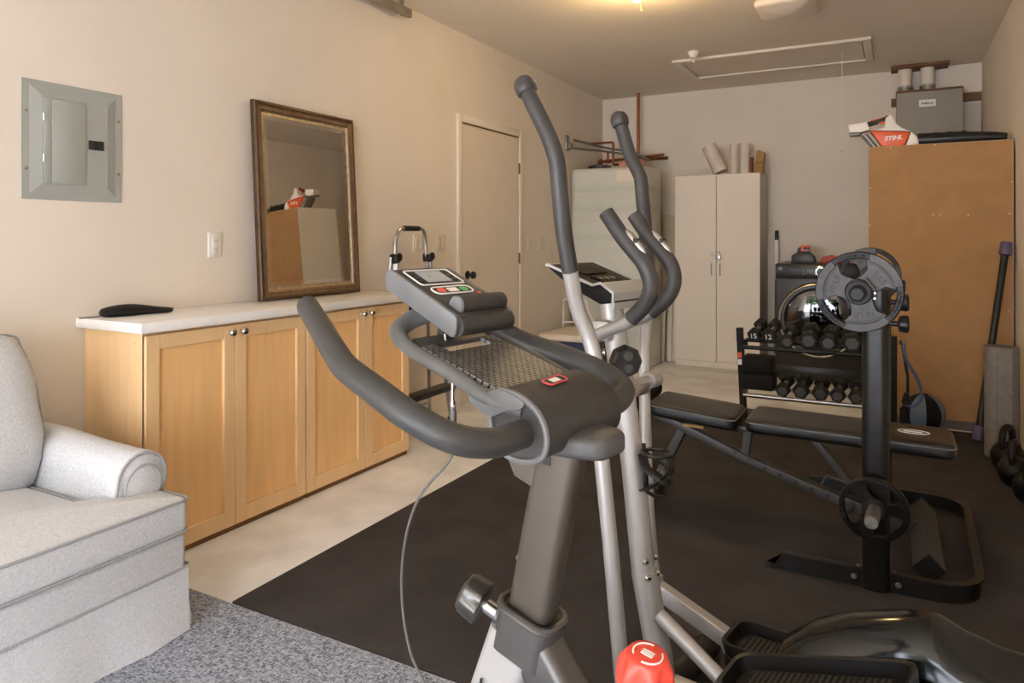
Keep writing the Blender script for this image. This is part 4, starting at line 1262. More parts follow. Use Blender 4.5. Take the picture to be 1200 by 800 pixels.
def plate_parts(t, r, hub, th=0.026, half_o=37, half_m=27, web_m='iron_light'):
    """three-grip plate, axis along local y, centred on the origin"""
    M = axis((0, 0, 0), (0, -1, 0))
    n = 60
    bm = G()
    lathe(bm, [(r * 0.83, -th / 2 + 0.003), (r * 0.85, -th / 2), (r * 0.97, -th / 2), (r, -th / 2 + 0.004), (r, th / 2 - 0.004), (r * 0.97, th / 2), (r * 0.85, th / 2), (r * 0.83, th / 2 - 0.003), (r * 0.83, -th / 2 + 0.003)], n, M, cap=False)
    obj('rim', bm, 'iron', t, ang=40)
    obj('hub', lathe(G(), [(hub, -th * 0.62), (r * 0.30, -th * 0.62), (r * 0.32, -th * 0.5), (r * 0.32, th * 0.5), (r * 0.30, th * 0.62), (hub, th * 0.62), (hub, -th * 0.62)], 32, M, cap=False), 'iron_light', t)
    for k in range(3):
        a0 = 90 + 120 * k - 60
        pts = []
        # web: inner arc hub to outer arc with waist
        half_i = 62
        for j in range(9):
            a = R(a0 - half_o + 2 * half_o * j / 8)
            pts.append((r * 0.845 * math.cos(a), r * 0.845 * math.sin(a)))
        a = R(a0 + half_m + 2); pts.append((r * 0.60 * math.cos(a), r * 0.60 * math.sin(a)))
        a = R(a0 + half_m + 8); pts.append((r * 0.46 * math.cos(a), r * 0.46 * math.sin(a)))
        for j in range(7):
            a = R(a0 + half_i - 2 * half_i * j / 6)
            pts.append((r * 0.30 * math.cos(a), r * 0.30 * math.sin(a)))
        a = R(a0 - half_m - 8); pts.append((r * 0.46 * math.cos(a), r * 0.46 * math.sin(a)))
        a = R(a0 - half_m - 2); pts.append((r * 0.60 * math.cos(a), r * 0.60 * math.sin(a)))
        w = obj('web', prism(G(), pts, -th * 0.22, th * 0.22, M, 0.0015, 1), web_m, t)
        # raised grip pad on the rim
        for zz in (-1, 1):
            gp = []
            for j in range(9):
                a = R(a0 - half_o + 5 + (2 * half_o - 10) * j / 8)
                gp.append((r * 0.985 * math.cos(a), r * 0.985 * math.sin(a)))
            for j in range(9):
                a = R(a0 + half_o - 5 - (2 * half_o - 10) * j / 8)
                gp.append((r * 0.80 * math.cos(a), r * 0.80 * math.sin(a)))
            z0, z1 = sorted((zz * th * 0.42, zz * (th / 2 + 0.003)))
            obj('rim_pad', prism(G(), gp, z0, z1, M, 0.001, 1), web_m, w)
        for zz in (-1, 1):
            z0, z1 = sorted((zz * th * 0.15, zz * th * 0.26))
            gp = [(r * 0.79 * math.cos(R(a0 + q)), r * 0.79 * math.sin(R(a0 + q))) for q in range(-half_o + 4, half_o - 3, 6)]
            gp += [(r * 0.73 * math.cos(R(a0 + q)), r * 0.73 * math.sin(R(a0 + q))) for q in range(half_o - 5, -half_o + 3, -6)]
            obj('groove', prism(G(), gp, z0, z1, M), 'black_metal', w)
        # knurl bumps in the grip openings
        for j in range(7):
            a = R(a0 + 60 - 18.9 + 6.3 * j)
            obj('knurl', lathe(G(), [(r * 0.04, -th * 0.52), (r * 0.045, 0), (r * 0.04, th * 0.52), (r * 0.02, th * 0.56), (0, th * 0.56)], 8, M @ T(r * 0.90 * math.cos(a), r * 0.90 * math.sin(a), 0)), 'iron', w)
        if r > 0.12:
            a = R(a0)
            c = M @ Vector((r * 0.57 * math.cos(a), r * 0.57 * math.sin(a), th * 0.23))
            tv = (M.to_3x3() @ Vector((-math.sin(a), math.cos(a), 0)))
            ov = (M.to_3x3() @ Vector((math.cos(a), math.sin(a), 0)))
            lettering('10 LB', r * 0.21, 'iron', w, face(c, tv * -1, ov), ext=0.0015)
    return t


ZBAR = 1.036
XBAR = -0.105
t = thing('barbell', 'dark steel barbell resting across the press rack', 'barbell', (XBAR, 3.22, ZBAR))
obj('shaft', cyl(G(), (0, -0.545, 0), (0, 0.545, 0), 0.0135, 16), 'rack_metal', t)
for s in (-1, 1):
    sl = obj('sleeve', cyl(G(), (0, s * 0.55, 0), (0, s * 0.735, 0), 0.0245, 24, 0.004), 'rack_metal', t)
    obj('sleeve_cap', cyl(G(), (0, s * 0.735, 0), (0, s * 0.742, 0), 0.021, 24, 0.003), 'iron', sl)
    obj('sleeve_stop', cyl(G(), (0, s * 0.545, 0), (0, s * 0.56, 0), 0.034, 24, 0.003), 'rack_metal', sl)
t = thing('spring_collar', 'steel clamp collar outside the plate beside the dumbbell rack', 'collar', (XBAR, 3.22 - 0.655, ZBAR))
t['label'] = 'steel lever collar clamping the big plate on the barbell'
obj('collar_ring', lathe(G(), [(0.0255, -0.014), (0.037, -0.014), (0.039, -0.01), (0.039, 0.01), (0.037, 0.014), (0.0255, 0.014), (0.0255, -0.014)], 28, axis((0, 0, 0), (0, -1, 0)), cap=False), 'iron', t)
obj('lever', prism(G(), [(0.018, 0.046), (0.024, 0.05), (0.052, 0.012), (0.054, -0.018), (0.044, -0.02), (0.043, 0.008)], -0.010, 0.010, axis((0, 0, 0), (0, -1, 0), (0, 0, 1)), 0.002), 'iron_light', t)
for z in (0.0, -0.017):
    obj('rivet', lathe(G(), [(0.005, 0), (0.004, 0.003), (0, 0.004)], 8, axis((0.048, -0.011, z), (0, -1, 0))), 'chrome', t)
for s, lab in ((-1, 'big three-grip iron plate marked 10 LB, clamped on the barbell by the lever collar'), (1, 'three-grip iron plate on the barbell end toward the brown cabinet')):
    t = thing('weight_plate', lab, 'weight plate', (XBAR, 3.22 + s * (0.615 if s < 0 else 0.60), ZBAR), 0, 'plates on the barbell')
    t.rotation_euler = (0, R(-12 if s < 0 else 40), 0)
    plate_parts(t, 0.133, 0.0255)
t = thing('weight_plate', 'small three-grip iron plate on the low storage peg', 'weight plate', (PX - 0.004, 3.22 - 0.56, 0.3065))
t.rotation_euler = (R(4.5), R(24), 0)
plate_parts(t, 0.108, 0.0232, 0.022, 22, 16, 'iron')

# ================================================================== ELLIPTICAL TRAINER  (local x forward, y left, z up)
GREY = 'silver_paint'
t = thing('elliptical_trainer', 'silver elliptical trainer with tall black arm poles', 'exercise machine', (-0.532, 1.782, 0.0095), R(170))


def Z0(p):
    return (p[0], p[1], p[2] - 0.0095)


def EZ(*pts):
    return [Z0(p) for p in pts]


# mast (oval tube) with lower socket
obj('mast', tube(G(), EZ((0.045, 0, 0.33), (0.077, 0, 0.614), (0.112, 0, 0.846), (0.150, 0, 1.075)), 0.031, 20, sec=(1, 1)), GREY, t)
obj('mast_socket', tube(G(), EZ((-0.01, 0, 0.05), (0.0, 0, 0.135), (0.0445, 0, 0.345)), 0.034, 20), GREY, t)
for k, z in ((0.028, 0.385), (0.022, 0.345)):
    for y in (0.018, -0.022):
        obj('bolt', lathe(G(), [(0.009, 0), (0.008, 0.004), (0.005, 0.008), (0, 0.009)], 12, axis(Z0((k - 0.004 - (0.004 if y < 0 else 0) , y + 0.012, z)), (-0.8, 0.6 if y > 0 else -0.6, 0))), 'chrome', t)
# front stabiliser and base rail
obj('front_stabiliser', cyl(G(), Z0((-0.01, -0.26, 0.045)), Z0((-0.01, 0.26, 0.045)), 0.033, 18), 'black_metal', t)
for s in (-1, 1):
    obj('stabiliser_cap', cyl(G(), Z0((-0.01, s * 0.26, 0.046)), Z0((-0.01, s * 0.30, 0.046)), 0.0355, 18, 0.006), 'black_plastic', t)
    obj('rear_stabiliser_cap', cyl(G(), Z0((-1.04, s * 0.20, 0.046)), Z0((-1.04, s * 0.235, 0.046)), 0.0355, 18, 0.006), 'black_plastic', t)
obj('rear_stabiliser', cyl(G(), Z0((-1.04, -0.20, 0.045)), Z0((-1.04, 0.20, 0.045)), 0.033, 18), GREY, t)
obj('base_rail', tube(G(), EZ((-0.02, 0, 0.075), (-1.04, 0, 0.075)), 1.0, sec=rsec(0.022, 0.022, 0.004), up=(0, 0, 1)), GREY, t)
obj('frame_strut', tube(G(), EZ((-0.012, 0.03, 0.262), (-0.26, 0.03, 0.11)), 0.0185, 14), GREY, t)
# swing arms
near = [(0.008, .16, .06), (0.021, .16, .171), (0.05, .16, .45), (0.079, .16, .701), (0.093, .16, .893), (0.110, .165, .966), (0.128, .19, 1.041), (0.129, .22, 1.131)]
nearf = [(0.129, .22, 1.131), (0.136, .24, 1.237), (0.138, .25, 1.313), (0.142, .256, 1.389), (0.151, .258, 1.425), (0.170, .26, 1.469), (0.202, .262, 1.529), (0.226, .262, 1.572)]
far = [(0.095, -.16, .235), (0.115, -.16, .45), (0.123, -.16, .625), (0.128, -.16, .819), (0.128, -.168, .93), (0.13, -.19, 1.02), (0.134, -.205, 1.085)]
farf = [(0.134, -.205, 1.085), (0.157, -.23, 1.172), (0.173, -.245, 1.274), (0.183, -.252, 1.333), (0.191, -.256, 1.39), (0.203, -.258, 1.417), (0.232, -.26, 1.471), (0.262, -.262, 1.560)]
for pts, fp, s in ((near, nearf, 1), (far, farf, -1)):
    obj('swing_arm', tube(G(), spline(EZ(*pts), 5), 0.0195 if s > 0 else 0.0165, 16), GREY, t)
    g = obj('arm_grip', tube(G(), spline(EZ(*fp), 6), 0.0205, 18), 'grip_foam', t)
    a = Vector(Z0(fp[-2])); b = Vector(Z0(fp[-1]))
    d = (b - a).normalized()
    obj('grip_ball', lathe(G(), [(0.0215, -0.003), (0.0255, 0.001), (0.0278, 0.012), (0.027, 0.026), (0.022, 0.038), (0.012, 0.046), (0, 0.048)], 22, axis(b, d)), 'grip_foam', g, ang=60)
# pivot axle and its housings
obj('pivot_axle', cyl(G(), Z0((0.107, -0.19, 0.812)), Z0((0.107, 0.19, 0.812)), 0.0145, 16), GREY, t)
for s in (-1, 1):
    obj('pivot_bush', cyl(G(), Z0((0.105, s * 0.135, 0.812)), Z0((0.105, s * 0.188, 0.812)), 0.024, 18, 0.003), GREY, t)
    obj('pivot_cap', lathe(G(), [(0.017, 0), (0.014, 0.006), (0, 0.008)], 16, axis(Z0((0.107, s * 0.19, 0.812)), (0, s, 0))), 'black_plastic', t)
obj('axle_bracket', box(G(), (0.085, -0.11, 0.775), (0.125, -0.032, 0.803), 0.004), 'steel', t)
# fixed pulse handlebars
for s in (1, -1):
    k0 = 0.0 if s > 0 else 0.03
    tubep = [(0.172, 0.015 * s, .948), (0.160, 0.055 * s, .953), (0.106 + k0, .068 * s, .976), (0.060 + k0, .075 * s, .995), (0.038 + k0, .0795 * s, 1.010)]
    foam = [(0.038 + k0, .0795 * s, 1.010), (-0.005 + k0, .088 * s, 1.050), (-0.024 + k0, .095 * s, 1.095), (-0.012 + k0, .1 * s, 1.143), (0.022 + k0, .1 * s, 1.183), (0.051 + k0, .1 * s, 1.214), (0.099 + k0, .1 * s, 1.277)]
    h = obj('fixed_handlebar', tube(G(), spline(EZ(*tubep), 5), 0.0165, 14), GREY, t)
    g = obj('handlebar_grip', tube(G(), spline(EZ(*foam), 6), 0.0205, 18), 'grip_foam', h)
    a = Vector(Z0((0.002 + k0, .1 * s, 1.160))); b = Vector(Z0((0.056 + k0, .1 * s, 1.220)))
    d = (b - a).normalized()
    nrm = Vector((-0.62, 0, 0.78)) * -1
    off = Vector((d.z, 0, -d.x)) * 0.0165
    obj('pulse_plate', tube(G(), [a - off, a.lerp(b, .2) - off * 1.12, a.lerp(b, .8) - off * 1.12, b - off], [0.006, 0.010, 0.010, 0.006], 12), 'steel', g)
    m = a.lerp(b, .5) - off * 1.45
    obj('pulse_divider', box(G(), (m.x - 0.005, m.y - 0.012, m.z - 0.006), (m.x + 0.005, m.y + 0.012, m.z + 0.006), 0.002), 'black_plastic', g)
    if s > 0:
        obj('handlebar_clamp', box(G(), (0.118, -0.045, 0.93), (0.172, 0.055, 0.985), 0.01), GREY, t)
# console : wedge body, silver rim, dark face, vent panel
cm = T(0.165, 0, 1.0855) @ Matrix.Rotation(R(-19), 4, 'Y')
body = [(-0.105, -0.012), (-0.098, 0.012), (-0.055, 0.022), (-0.035, 0.008), (0.115, 0.010), (0.118, 0.004), (0.03, -0.022), (-0.07, -0.03)]
cons = obj('console', prism(G(), body, -0.115, 0.115, cm @ XZ, 0.004), 'black_matte', t)
obj('console_rim', tube(G(), [cm @ Vector(p) for p in ((-0.105, 0.117, -0.012), (-0.098, 0.117, 0.012), (-0.055, 0.117, 0.0225), (-0.035, 0.117, 0.009), (0.117, 0.117, 0.010))], 0.004, 8), 'silver_plastic', cons)
obj('console_rim', tube(G(), [cm @ Vector(p) for p in ((-0.105, -0.117, -0.012), (-0.098, -0.117, 0.012), (-0.055, -0.117, 0.0225), (-0.035, -0.117, 0.009), (0.117, -0.117, 0.010))], 0.004, 8), 'silver_plastic', cons)
obj('console_rim', tube(G(), [cm @ Vector((0.118, -0.116, 0.007)), cm @ Vector((0.118, 0.116, 0.007))], 0.0042, 8), 'silver_plastic', cons)
obj('vent_panel', prism(G(), [(-0.108, -0.03), (-0.100, 0.012), (-0.057, 0.0235), (-0.052, 0.0225), (-0.096, 0.008), (-0.102, -0.028)], -0.108, 0.108, cm @ XZ), 'silver_plastic', cons)
obj('display', box(G(), (0.03, -0.06, 0.0105), (0.095, 0.06, 0.0125), 0.001, 1, cm), 'black_matte', cons)
obj('keypad', box(G(), (-0.028, -0.05, 0.0095), (0.02, 0.05, 0.012), 0.001, 1, cm), 'black_matte', cons)
for y in (-0.03, 0.0, 0.03):
    obj('key', box(G(), (-0.012, y - 0.008, 0.0118), (0.004, y + 0.008, 0.0138), 0.001, 1, cm), 'light_grey_plastic', cons)
obj('console_bracket', box(G(), (0.118, -0.03, 1.03), (0.178, 0.03, 1.064), 0.008), GREY, t)
for z, k in ((0.985, 0.175), (0.905, 0.166)):
    obj('bolt', lathe(G(), [(0.010, 0), (0.009, 0.005), (0, 0.008)], 12, axis(Z0((k - 0.01, 0.012, z)), (0.9, 0.45, 0))), 'chrome', t)
# tension knob on the mast
kb = axis(Z0((0.100, 0.02, 0.893)), (-0.78, 0.62, 0))
kn = obj('tension_knob', lathe(G(), [(0.022, 0.0), (0.040, 0.010), (0.043, 0.022), (0.041, 0.04), (0.036, 0.046), (0.0, 0.047)], 8, kb), 'black_plastic', t, smooth=False)
for y in (-0.016, 0.016):
    obj('finger_dimple', lathe(G(), [(0.0135, 0.046), (0.0115, 0.050), (0.0, 0.052)], 14, kb @ T(0, y, 0)), 'grey_plastic', kn)
# bottle cage
cg = obj('bottle_cage', tube(G(), [(0.003 + 0.036 * math.cos(a) - 0.0, 0.01 + 0.036 * math.sin(a), 0.652) for a in [2 * PI * i / 26 for i in range(26)]], 0.0048, 8, closed=True), 'black_plastic', t)
for s in (-1, 1):
    obj('cage_strap', tube(G(), spline([(0.038, 0.01 + s * 0.012, 0.645), (0.012, 0.01 + s * 0.036, 0.62), (-0.022, 0.01 + s * 0.028, 0.60), (-0.030, 0.01 + s * 0.014, 0.585)], 5), 0.0125, 8, sec=(1, 0.28)), 'black_plastic', cg)
    obj('cage_strap', tube(G(), spline([(-0.032, 0.01 + s * 0.008, 0.652), (-0.034, 0.01 + s * 0.016, 0.61), (0.0, 0.01 + s * 0.033, 0.575), (0.035, 0.01 + s * 0.016, 0.555)], 5), 0.0125, 8, sec=(1, 0.28)), 'black_plastic', cg)
obj('cage_spine', tube(G(), [(0.041, 0.01, 0.67), (0.030, 0.01, 0.545)], 0.008, 8, sec=(1, 0.6)), 'black_plastic', cg)
obj('cage_floor', tube(G(), spline([(0.032, 0.01, 0.547), (0.0, 0.01, 0.541), (-0.026, 0.01, 0.55)], 4), 0.009, 8, sec=(1, 0.4)), 'black_plastic', cg)
# pedal arms
obj('pedal_arm', tube(G(), EZ((0.10, -0.16, 0.228), (-0.112, -0.168, 0.150), (-0.135, -0.168, 0.082), (-0.60, -0.15, 0.08)), 1.0, sec=rsec(0.018, 0.022, 0.004), up=(0, 0, 1)), GREY, t)
obj('pedal_arm', tube(G(), EZ((0.008, 0.165, 0.075), (-0.27, 0.17, 0.165), (-0.68, 0.15, 0.29)), 1.0, sec=rsec(0.018, 0.022, 0.004), up=(0, 0, 1)), GREY, t)
obj('arm_joint', box(G(), (-0.02, 0.135, 0.04), (0.035, 0.185, 0.095), 0.008), GREY, t)
obj('arm_joint', box(G(), (0.078, -0.185, 0.20), (0.125, -0.135, 0.25), 0.008), GREY, t)


def pedal(M):
    base = slab(G(), rrect(-0.185, 0.185, -0.075, 0.075, 0.035, 5), -0.03, 0.004, 0.008, 0.0, M)
    p = obj('pedal', base, 'black_plastic', t)
    ol = rrect(-0.183, 0.183, -0.073, 0.073, 0.034, 5)
    rings = []
    for (ins, z) in ((0.0, 0.0), (-0.006, 0.034), (-0.002, 0.037), (0.005, 0.034), (0.008, 0.0)):
        rings.append([M @ Vector((x * (1 - ins / 0.18), y * (1 - ins / 0.075), z)) for x, y in ol])
    obj('pedal_rim', loft(G(), rings, cap=False), 'black_plastic', p)
    pad_ = obj('foot_pad', slab(G(), rrect(-0.15, 0.15, -0.05, 0.05, 0.02, 4), 0.0045, 0.012, 0.003, 0.0, M), 'black_matte', p)
    bm = G()
    for i in range(22):
        x = -0.135 + i * 0.27 / 21
        box(bm, (x - 0.003, -0.044, 0.0115), (x + 0.003, 0.044, 0.0128), 0, 1, M)
    obj('tread_ribs', bm, 'black_plastic', pad_, smooth=False)['kind'] = 'stuff'


pedal(T(-0.43, 0.17, 0.292) @ Matrix.Rotation(R(17.5), 4, 'Y'))
pedal(T(-0.305, -0.175, 0.134) @ Matrix.Rotation(R(1.5), 4, 'Y'))
# drive housing
sec = []
for (k, hw, zt, cut) in ((-0.262, 0.03, 0.17, 0), (-0.28, 0.06, 0.235, 0), (-0.32, 0.082, 0.305, 0), (-0.38, 0.096, 0.355, 0), (-0.46, 0.104, 0.398, 0), (-0.55, 0.106, 0.43, 0), (-0.605, 0.105, 0.445, 0),
                         (-0.63, 0.105, 0.444, 0.25), (-0.66, 0.104, 0.436, 0.6), (-0.72, 0.102, 0.428, 0.9), (-0.82, 0.10, 0.425, 1), (-0.93, 0.095, 0.39, 0.8), (-1.0, 0.08, 0.30, 0.4), (-1.03, 0.05, 0.18, 1)):
    ring = []
    n = 26
    for j in range(n):
        a = PI * j / (n - 1)
        c, s_ = math.cos(a), math.sin(a)
        e = 0.72
        zz = 0.085 + (zt - 0.085) * s_ ** e
        if cut:
            zz -= cut * 0.055 * math.exp(-((c - 0.15) / 0.42) ** 2)   # hollow saddle behind the hump
        ring.append((k, hw * math.copysign(abs(c) ** e, c) * (0.96 + 0.04 * s_), zz - 0.0095))
    sec.append(ring)
hs = obj('drive_housing', loft(G(), sec), 'black_gloss', t, ang=45)
for i in range(3):
    pts = [(-0.615 - i * 0.024 - 0.02 * u * u, 0.1065 - 0.002 * u, 0.345 - 0.10 * u) for u in [j / 6 for j in range(7)]]
    obj('stripe', tube(G(), pts, 0.009, 6, sec=(0.9, 0.25), up=(0, 1, 0)), 'stripe_blue', hs)

# ================================================================== EXERCISE BIKE (local x forward, y left, z up)
t = thing('exercise_bike', 'grey exercise bike with curved handlebar and tilted console', 'exercise machine', (-0.467, 0.916, 0.0115), R(170))


def Bz(*pts):
    return [(p[0], p[1], p[2] - 0.0115) for p in pts]


def B1(k, w, z):
    return (k, w, z - 0.0115)


# handlebar grips
hl_ = [(-0.060, 0.092, .958), (-0.064, 0.118, .960), (-0.068, 0.168, .964), (-0.049, 0.214, .977), (-0.001, 0.237, 1.000), (0.06, 0.237, 1.022), (0.13, 0.226, 1.040), (0.18, 0.208, 1.056), (0.26, 0.172, 1.079), (0.335, 0.140, 1.103)]
hr_ = [(-0.060, -0.092, .958), (-0.068, -0.118, .958), (-0.068, -0.150, .966), (-0.05, -0.178, .976), (-0.008, -0.186, .992), (0.06, -0.178, 1.012), (0.13, -0.168, 1.028), (0.18, -0.16, 1.044), (0.25, -0.14, 1.066), (0.30, -0.12, 1.085)]
for pts in (hl_, hr_):
    sp = spline(Bz(*pts), 6)
    n = len(sp)
    rad = [0.0185 - 0.0012 * i / n for i in range(n)]
    g = obj('handlebar_grip', tube(G(), sp, rad, 22), 'grip_grey', t)
    d = (sp[-1] - sp[-2]).normalized()
    obj('grip_end', lathe(G(), [(rad[-1], -0.001), (rad[-1] * 0.96, 0.004), (rad[-1] * 0.8, 0.009), (rad[-1] * 0.45, 0.0125), (0, 0.0135)], 22, axis(sp[-1], d)), 'grip_grey', g, ang=60)
# clamp cover wrapped round the bar
prof = [(-0.022, 1.011), (-0.045, 1.010), (-0.066, 1.003), (-0.086, 0.990), (-0.098, 0.970), (-0.100, 0.948), (-0.090, 0.930), (-0.060, 0.921), (-0.030, 0.926), (-0.012, 0.945), (-0.006, 0.97), (-0.008, 0.998)]
prof = [(p.x, p.y) for p in spline([(a, b, 0) for a, b in prof + prof[:1]], 4)[:-1]]
cc = obj('clamp_cover', prism(G(), [(a, b - 0.0115) for a, b in prof], -0.094, 0.094, XZ, 0.006, 3), 'dark_plastic', t, ang=30)
for s in (1,):
    ring = [(p[0] * 0.97 - 0.0015, s * 0.0945, (p[1] - 0.965) * 0.97 + 0.965 - 0.0115) for p in prof]
    obj('clamp_trim', tube(G(), ring, 0.0042, 8, closed=True), 'light_grey_plastic', cc)
    fin = [(p.x, p.y) for p in spline([(0.030, 0.998, 0), (0.004, 1.003, 0), (-0.022, 1.0115, 0), (-0.045, 1.009, 0), (-0.066, 1.000, 0), (-0.060, 0.990, 0), (-0.036, 0.984, 0),
                                       (-0.014, 0.974, 0), (0.004, 0.976, 0), (0.028, 0.988, 0)], 4)]
    obj('trim_fin', prism(G(), fin[::-1], -0.004, 0.004, T(0, s * 0.0965, -0.0115) @ XZ, 0.0015, 2), 'light_grey_plastic', cc)
obj('post_cap', slab(G(), [(p.x, p.y) for p in fillet([(-0.035, -0.058, 0), (-0.035, 0.058, 0), (-0.115, 0.046, 0), (-0.146, 0.03, 0), (-0.146, -0.03, 0), (-0.115, -0.046, 0)], 0.028, 5, closed=True)],
                    0.9205 - 0.0115, 0.950 - 0.0115, 0.009, 0.004), 'grey_plastic', t)
# red oval badge on the cover
bm_ = T(-0.048, 0.004, 1.0108 - 0.0115) @ Matrix.Rotation(R(-14), 4, 'Y') @ Matrix.Rotation(R(4), 4, 'Z')
bd = obj('badge', slab(G(), rrect(-0.0085, 0.0085, -0.024, 0.024, 0.007, 4), -0.001, 0.0016, 0.0008, 0.0, bm_), 'print_dark', t)
obj('badge_border', tube(G(), [bm_ @ Vector((x, y, 0.0014)) for x, y in rrect(-0.0085, 0.0085, -0.024, 0.024, 0.007, 4)], 0.0014, 6, closed=True), 'logo_red', bd)
obj('badge_plate', box(G(), (-0.0048, -0.010, 0.0012), (0.0052, 0.010, 0.0022), 0, 1, bm_), 'print_white', bd)
# reading tray with slot and dash relief
tm = T(-0.012, 0, 1.006 - 0.0115) @ Matrix.Rotation(R(-17), 4, 'Y')
L_ = 0.20
trm = tm
p = obj('tray', box(G(), (0.0, -0.083, -0.008), (0.128, 0.083, 0.0), 0.002, 1, None), 'tray_dash', t)
p.matrix_local = trm
obj('tray_bar', box(G(), (0.154, -0.075, -0.010), (0.188, 0.075, -0.0005), 0.006), 'grey_plastic', p)
for s in (-1, 1):
    obj('tray_side', box(G(), (0.127, s * 0.066 - 0.016, -0.008), (0.157, s * 0.066 + 0.016, 0.0), 0.002), 'tray_dash', p)
obj('slot_lip', box(G(), (0.121, -0.05, -0.010), (0.1275, 0.05, -0.0085), 0.001), 'black_plastic', p)
# tray frame rails
for s in (-1, 1):
    pts = [(-0.058, 0.086 * s, 0.985), (0.01, 0.094 * s, 1.000), (0.07, 0.093 * s, 1.022), (0.13, 0.093 * s, 1.040), (0.170, 0.090 * s, 1.056), (0.196, 0.073 * s, 1.070), (0.200, 0.045 * s, 1.082), (0.185, 0.02 * s, 1.092)]
    sp = spline(Bz(*pts), 5)
    obj('tray_rail', tube(G(), sp, [0.0115 + 0.0035 * min(1, max(0, (i - 18) / 6)) for i in range(len(sp))], 14, sec=(1, 0.9)), 'light_grey_plastic' if s > 0 else 'grey_plastic', t)
# console
ck = T(0.154, 0, 1.113 - 0.0115) @ Matrix.Rotation(R(-24.5), 4, 'Y') @ Matrix.Diagonal((0.82, 0.98, 0.86, 1))
cb = obj('console', prism(G(), [(p.x, p.y) for p in fillet([(-0.085, -0.016, 0), (0.098, -0.016, 0), (0.106, 0.006, 0), (0.098, 0.018, 0), (-0.085, 0.018, 0)], 0.007, 3, closed=True)], -0.064, 0.064, ck @ XZ, 0.004), 'dark_plastic', t)
for s in (-1, 1):
    obj('console_side', prism(G(), [(p.x, p.y) for p in fillet([(-0.100, -0.020, 0), (0.100, -0.020, 0), (0.114, 0.004, 0), (0.104, 0.019, 0), (-0.090, 0.019, 0)], 0.012, 4, closed=True)], s * 0.0645 - 0.0035, s * 0.0645 + 0.0035, ck @ XZ, 0.002), 'light_grey_plastic', cb)
obj('console_head', tube(G(), [ck @ Vector((0.105, -0.064, 0.003)), ck @ Vector((0.105, 0.064, 0.003))], 0.0095, 12), 'grey_plastic', cb)
obj('console_roll', tube(G(), [ck @ Vector((-0.088, -0.061, -0.001)), ck @ Vector((-0.088, 0.061, -0.001))], 0.0155, 18), 'dark_plastic', cb)
obj('console_roll', tube(G(), [ck @ Vector((-0.060, -0.058, 0.024)), ck @ Vector((-0.060, 0.046, 0.024))], 0.0145, 18), 'dark_plastic', cb)
obj('roll_end', lathe(G(), [(0.0148, 0), (0.013, 0.003), (0, 0.004)], 18, axis(ck @ Vector((-0.060, 0.046, 0.024)), Matrix.Rotation(0, 3, 'Z') @ Vector((0, 1, 0)))), 'light_grey_plastic', cb)
sc = obj('screen', box(G(), (0.034, -0.040, 0.0180), (0.088, 0.040, 0.0192), 0.0004, 1, ck), 'screen_dark', cb)
obj('screen_border', tube(G(), [ck @ Vector((x, y, 0.0192)) for x, y in rrect(0.031, 0.091, -0.050, 0.050, 0.006, 3)], 0.0012, 5, closed=True), 'print_white', sc)
obj('lcd_panel', box(G(), (0.041, -0.028, 0.0190), (0.085, 0.028, 0.0200), 0, 1, ck), 'lcd', sc)
for s in (-1, 1):
    for x in (0.044, 0.060, 0.076):
        obj('key', box(G(), (x - 0.004, s * 0.039 - 0.005, 0.0188), (x + 0.004, s * 0.039 + 0.005, 0.0204), 0.0008, 1, ck), 'screen_dark', sc)
bt = obj('button_bar', slab(G(), rrect(-0.006, 0.018, -0.043, 0.043, 0.0115, 4), 0.0178, 0.0194, 0.0006, 0.0, ck), 'screen_dark', cb)
obj('button_border', tube(G(), [ck @ Vector((x, y, 0.0192)) for x, y in rrect(-0.007, 0.019, -0.044, 0.044, 0.012, 4)], 0.0015, 6, closed=True), 'print_white', bt)
obj('stop_button', lathe(G(), [(0.0085, 0.0190), (0.0078, 0.0212), (0, 0.0216)], 16, ck @ T(0.006, 0.026, 0)), 'btn_red', bt)
obj('mode_button', box(G(), (-0.001, -0.011, 0.0188), (0.013, 0.011, 0.0206), 0.0006, 1, ck), 'print_white', bt)
obj('start_button', lathe(G(), [(0.0085, 0.0190), (0.0078, 0.0212), (0, 0.0216)], 16, ck @ T(0.006, -0.026, 0)), 'btn_green', bt)
obj('heart_symbol', lathe(G(), [(0.004, 0.0180), (0.0035, 0.0192), (0, 0.0194)], 10, ck @ T(-0.012, -0.050, 0)), 'btn_red', cb)
obj('console_stem', tube(G(), Bz((0.165, 0, 1.055), (0.155, 0, 1.085)), 0.016, 12), 'dark_plastic', t)
# post (rounded rectangular tube), index hole, collar
ptop, pbot = Vector(B1(-0.060, 0, 0.924)), Vector(B1(0.010, 0, 0.60))
obj('handlebar_post', tube(G(), [pbot, ptop], 1.0, sec=rsec(0.0345, 0.021, 0.013, 4), up=(0, 1, 0)), 'post_taupe', t)
pd_ = (ptop - pbot).normalized()
cm_ = pbot.lerp(ptop, 0.985)
hx = ptop - pd_ * 0.022
obj('index_hole', box(G(), (hx.x + 0.002, 0.0212, hx.z - 0.006), (hx.x + 0.016, 0.0218, hx.z + 0.006)), 'screen_dark', t)
obj('bracket_plate', prism(G(), [(-0.035, 0.935), (0.045, 0.935), (0.012, 0.87), (-0.02, 0.86)], 0.012, 0.016, T(0, 0, -0.0115) @ XZ), 'post_taupe', t)
obj('bracket_plate', prism(G(), [(-0.035, 0.935), (0.045, 0.935), (0.012, 0.87), (-0.02, 0.86)], -0.020, -0.016, T(0, 0, -0.0115) @ XZ), 'post_taupe', t)
q = pbot.lerp(ptop, 0.42)
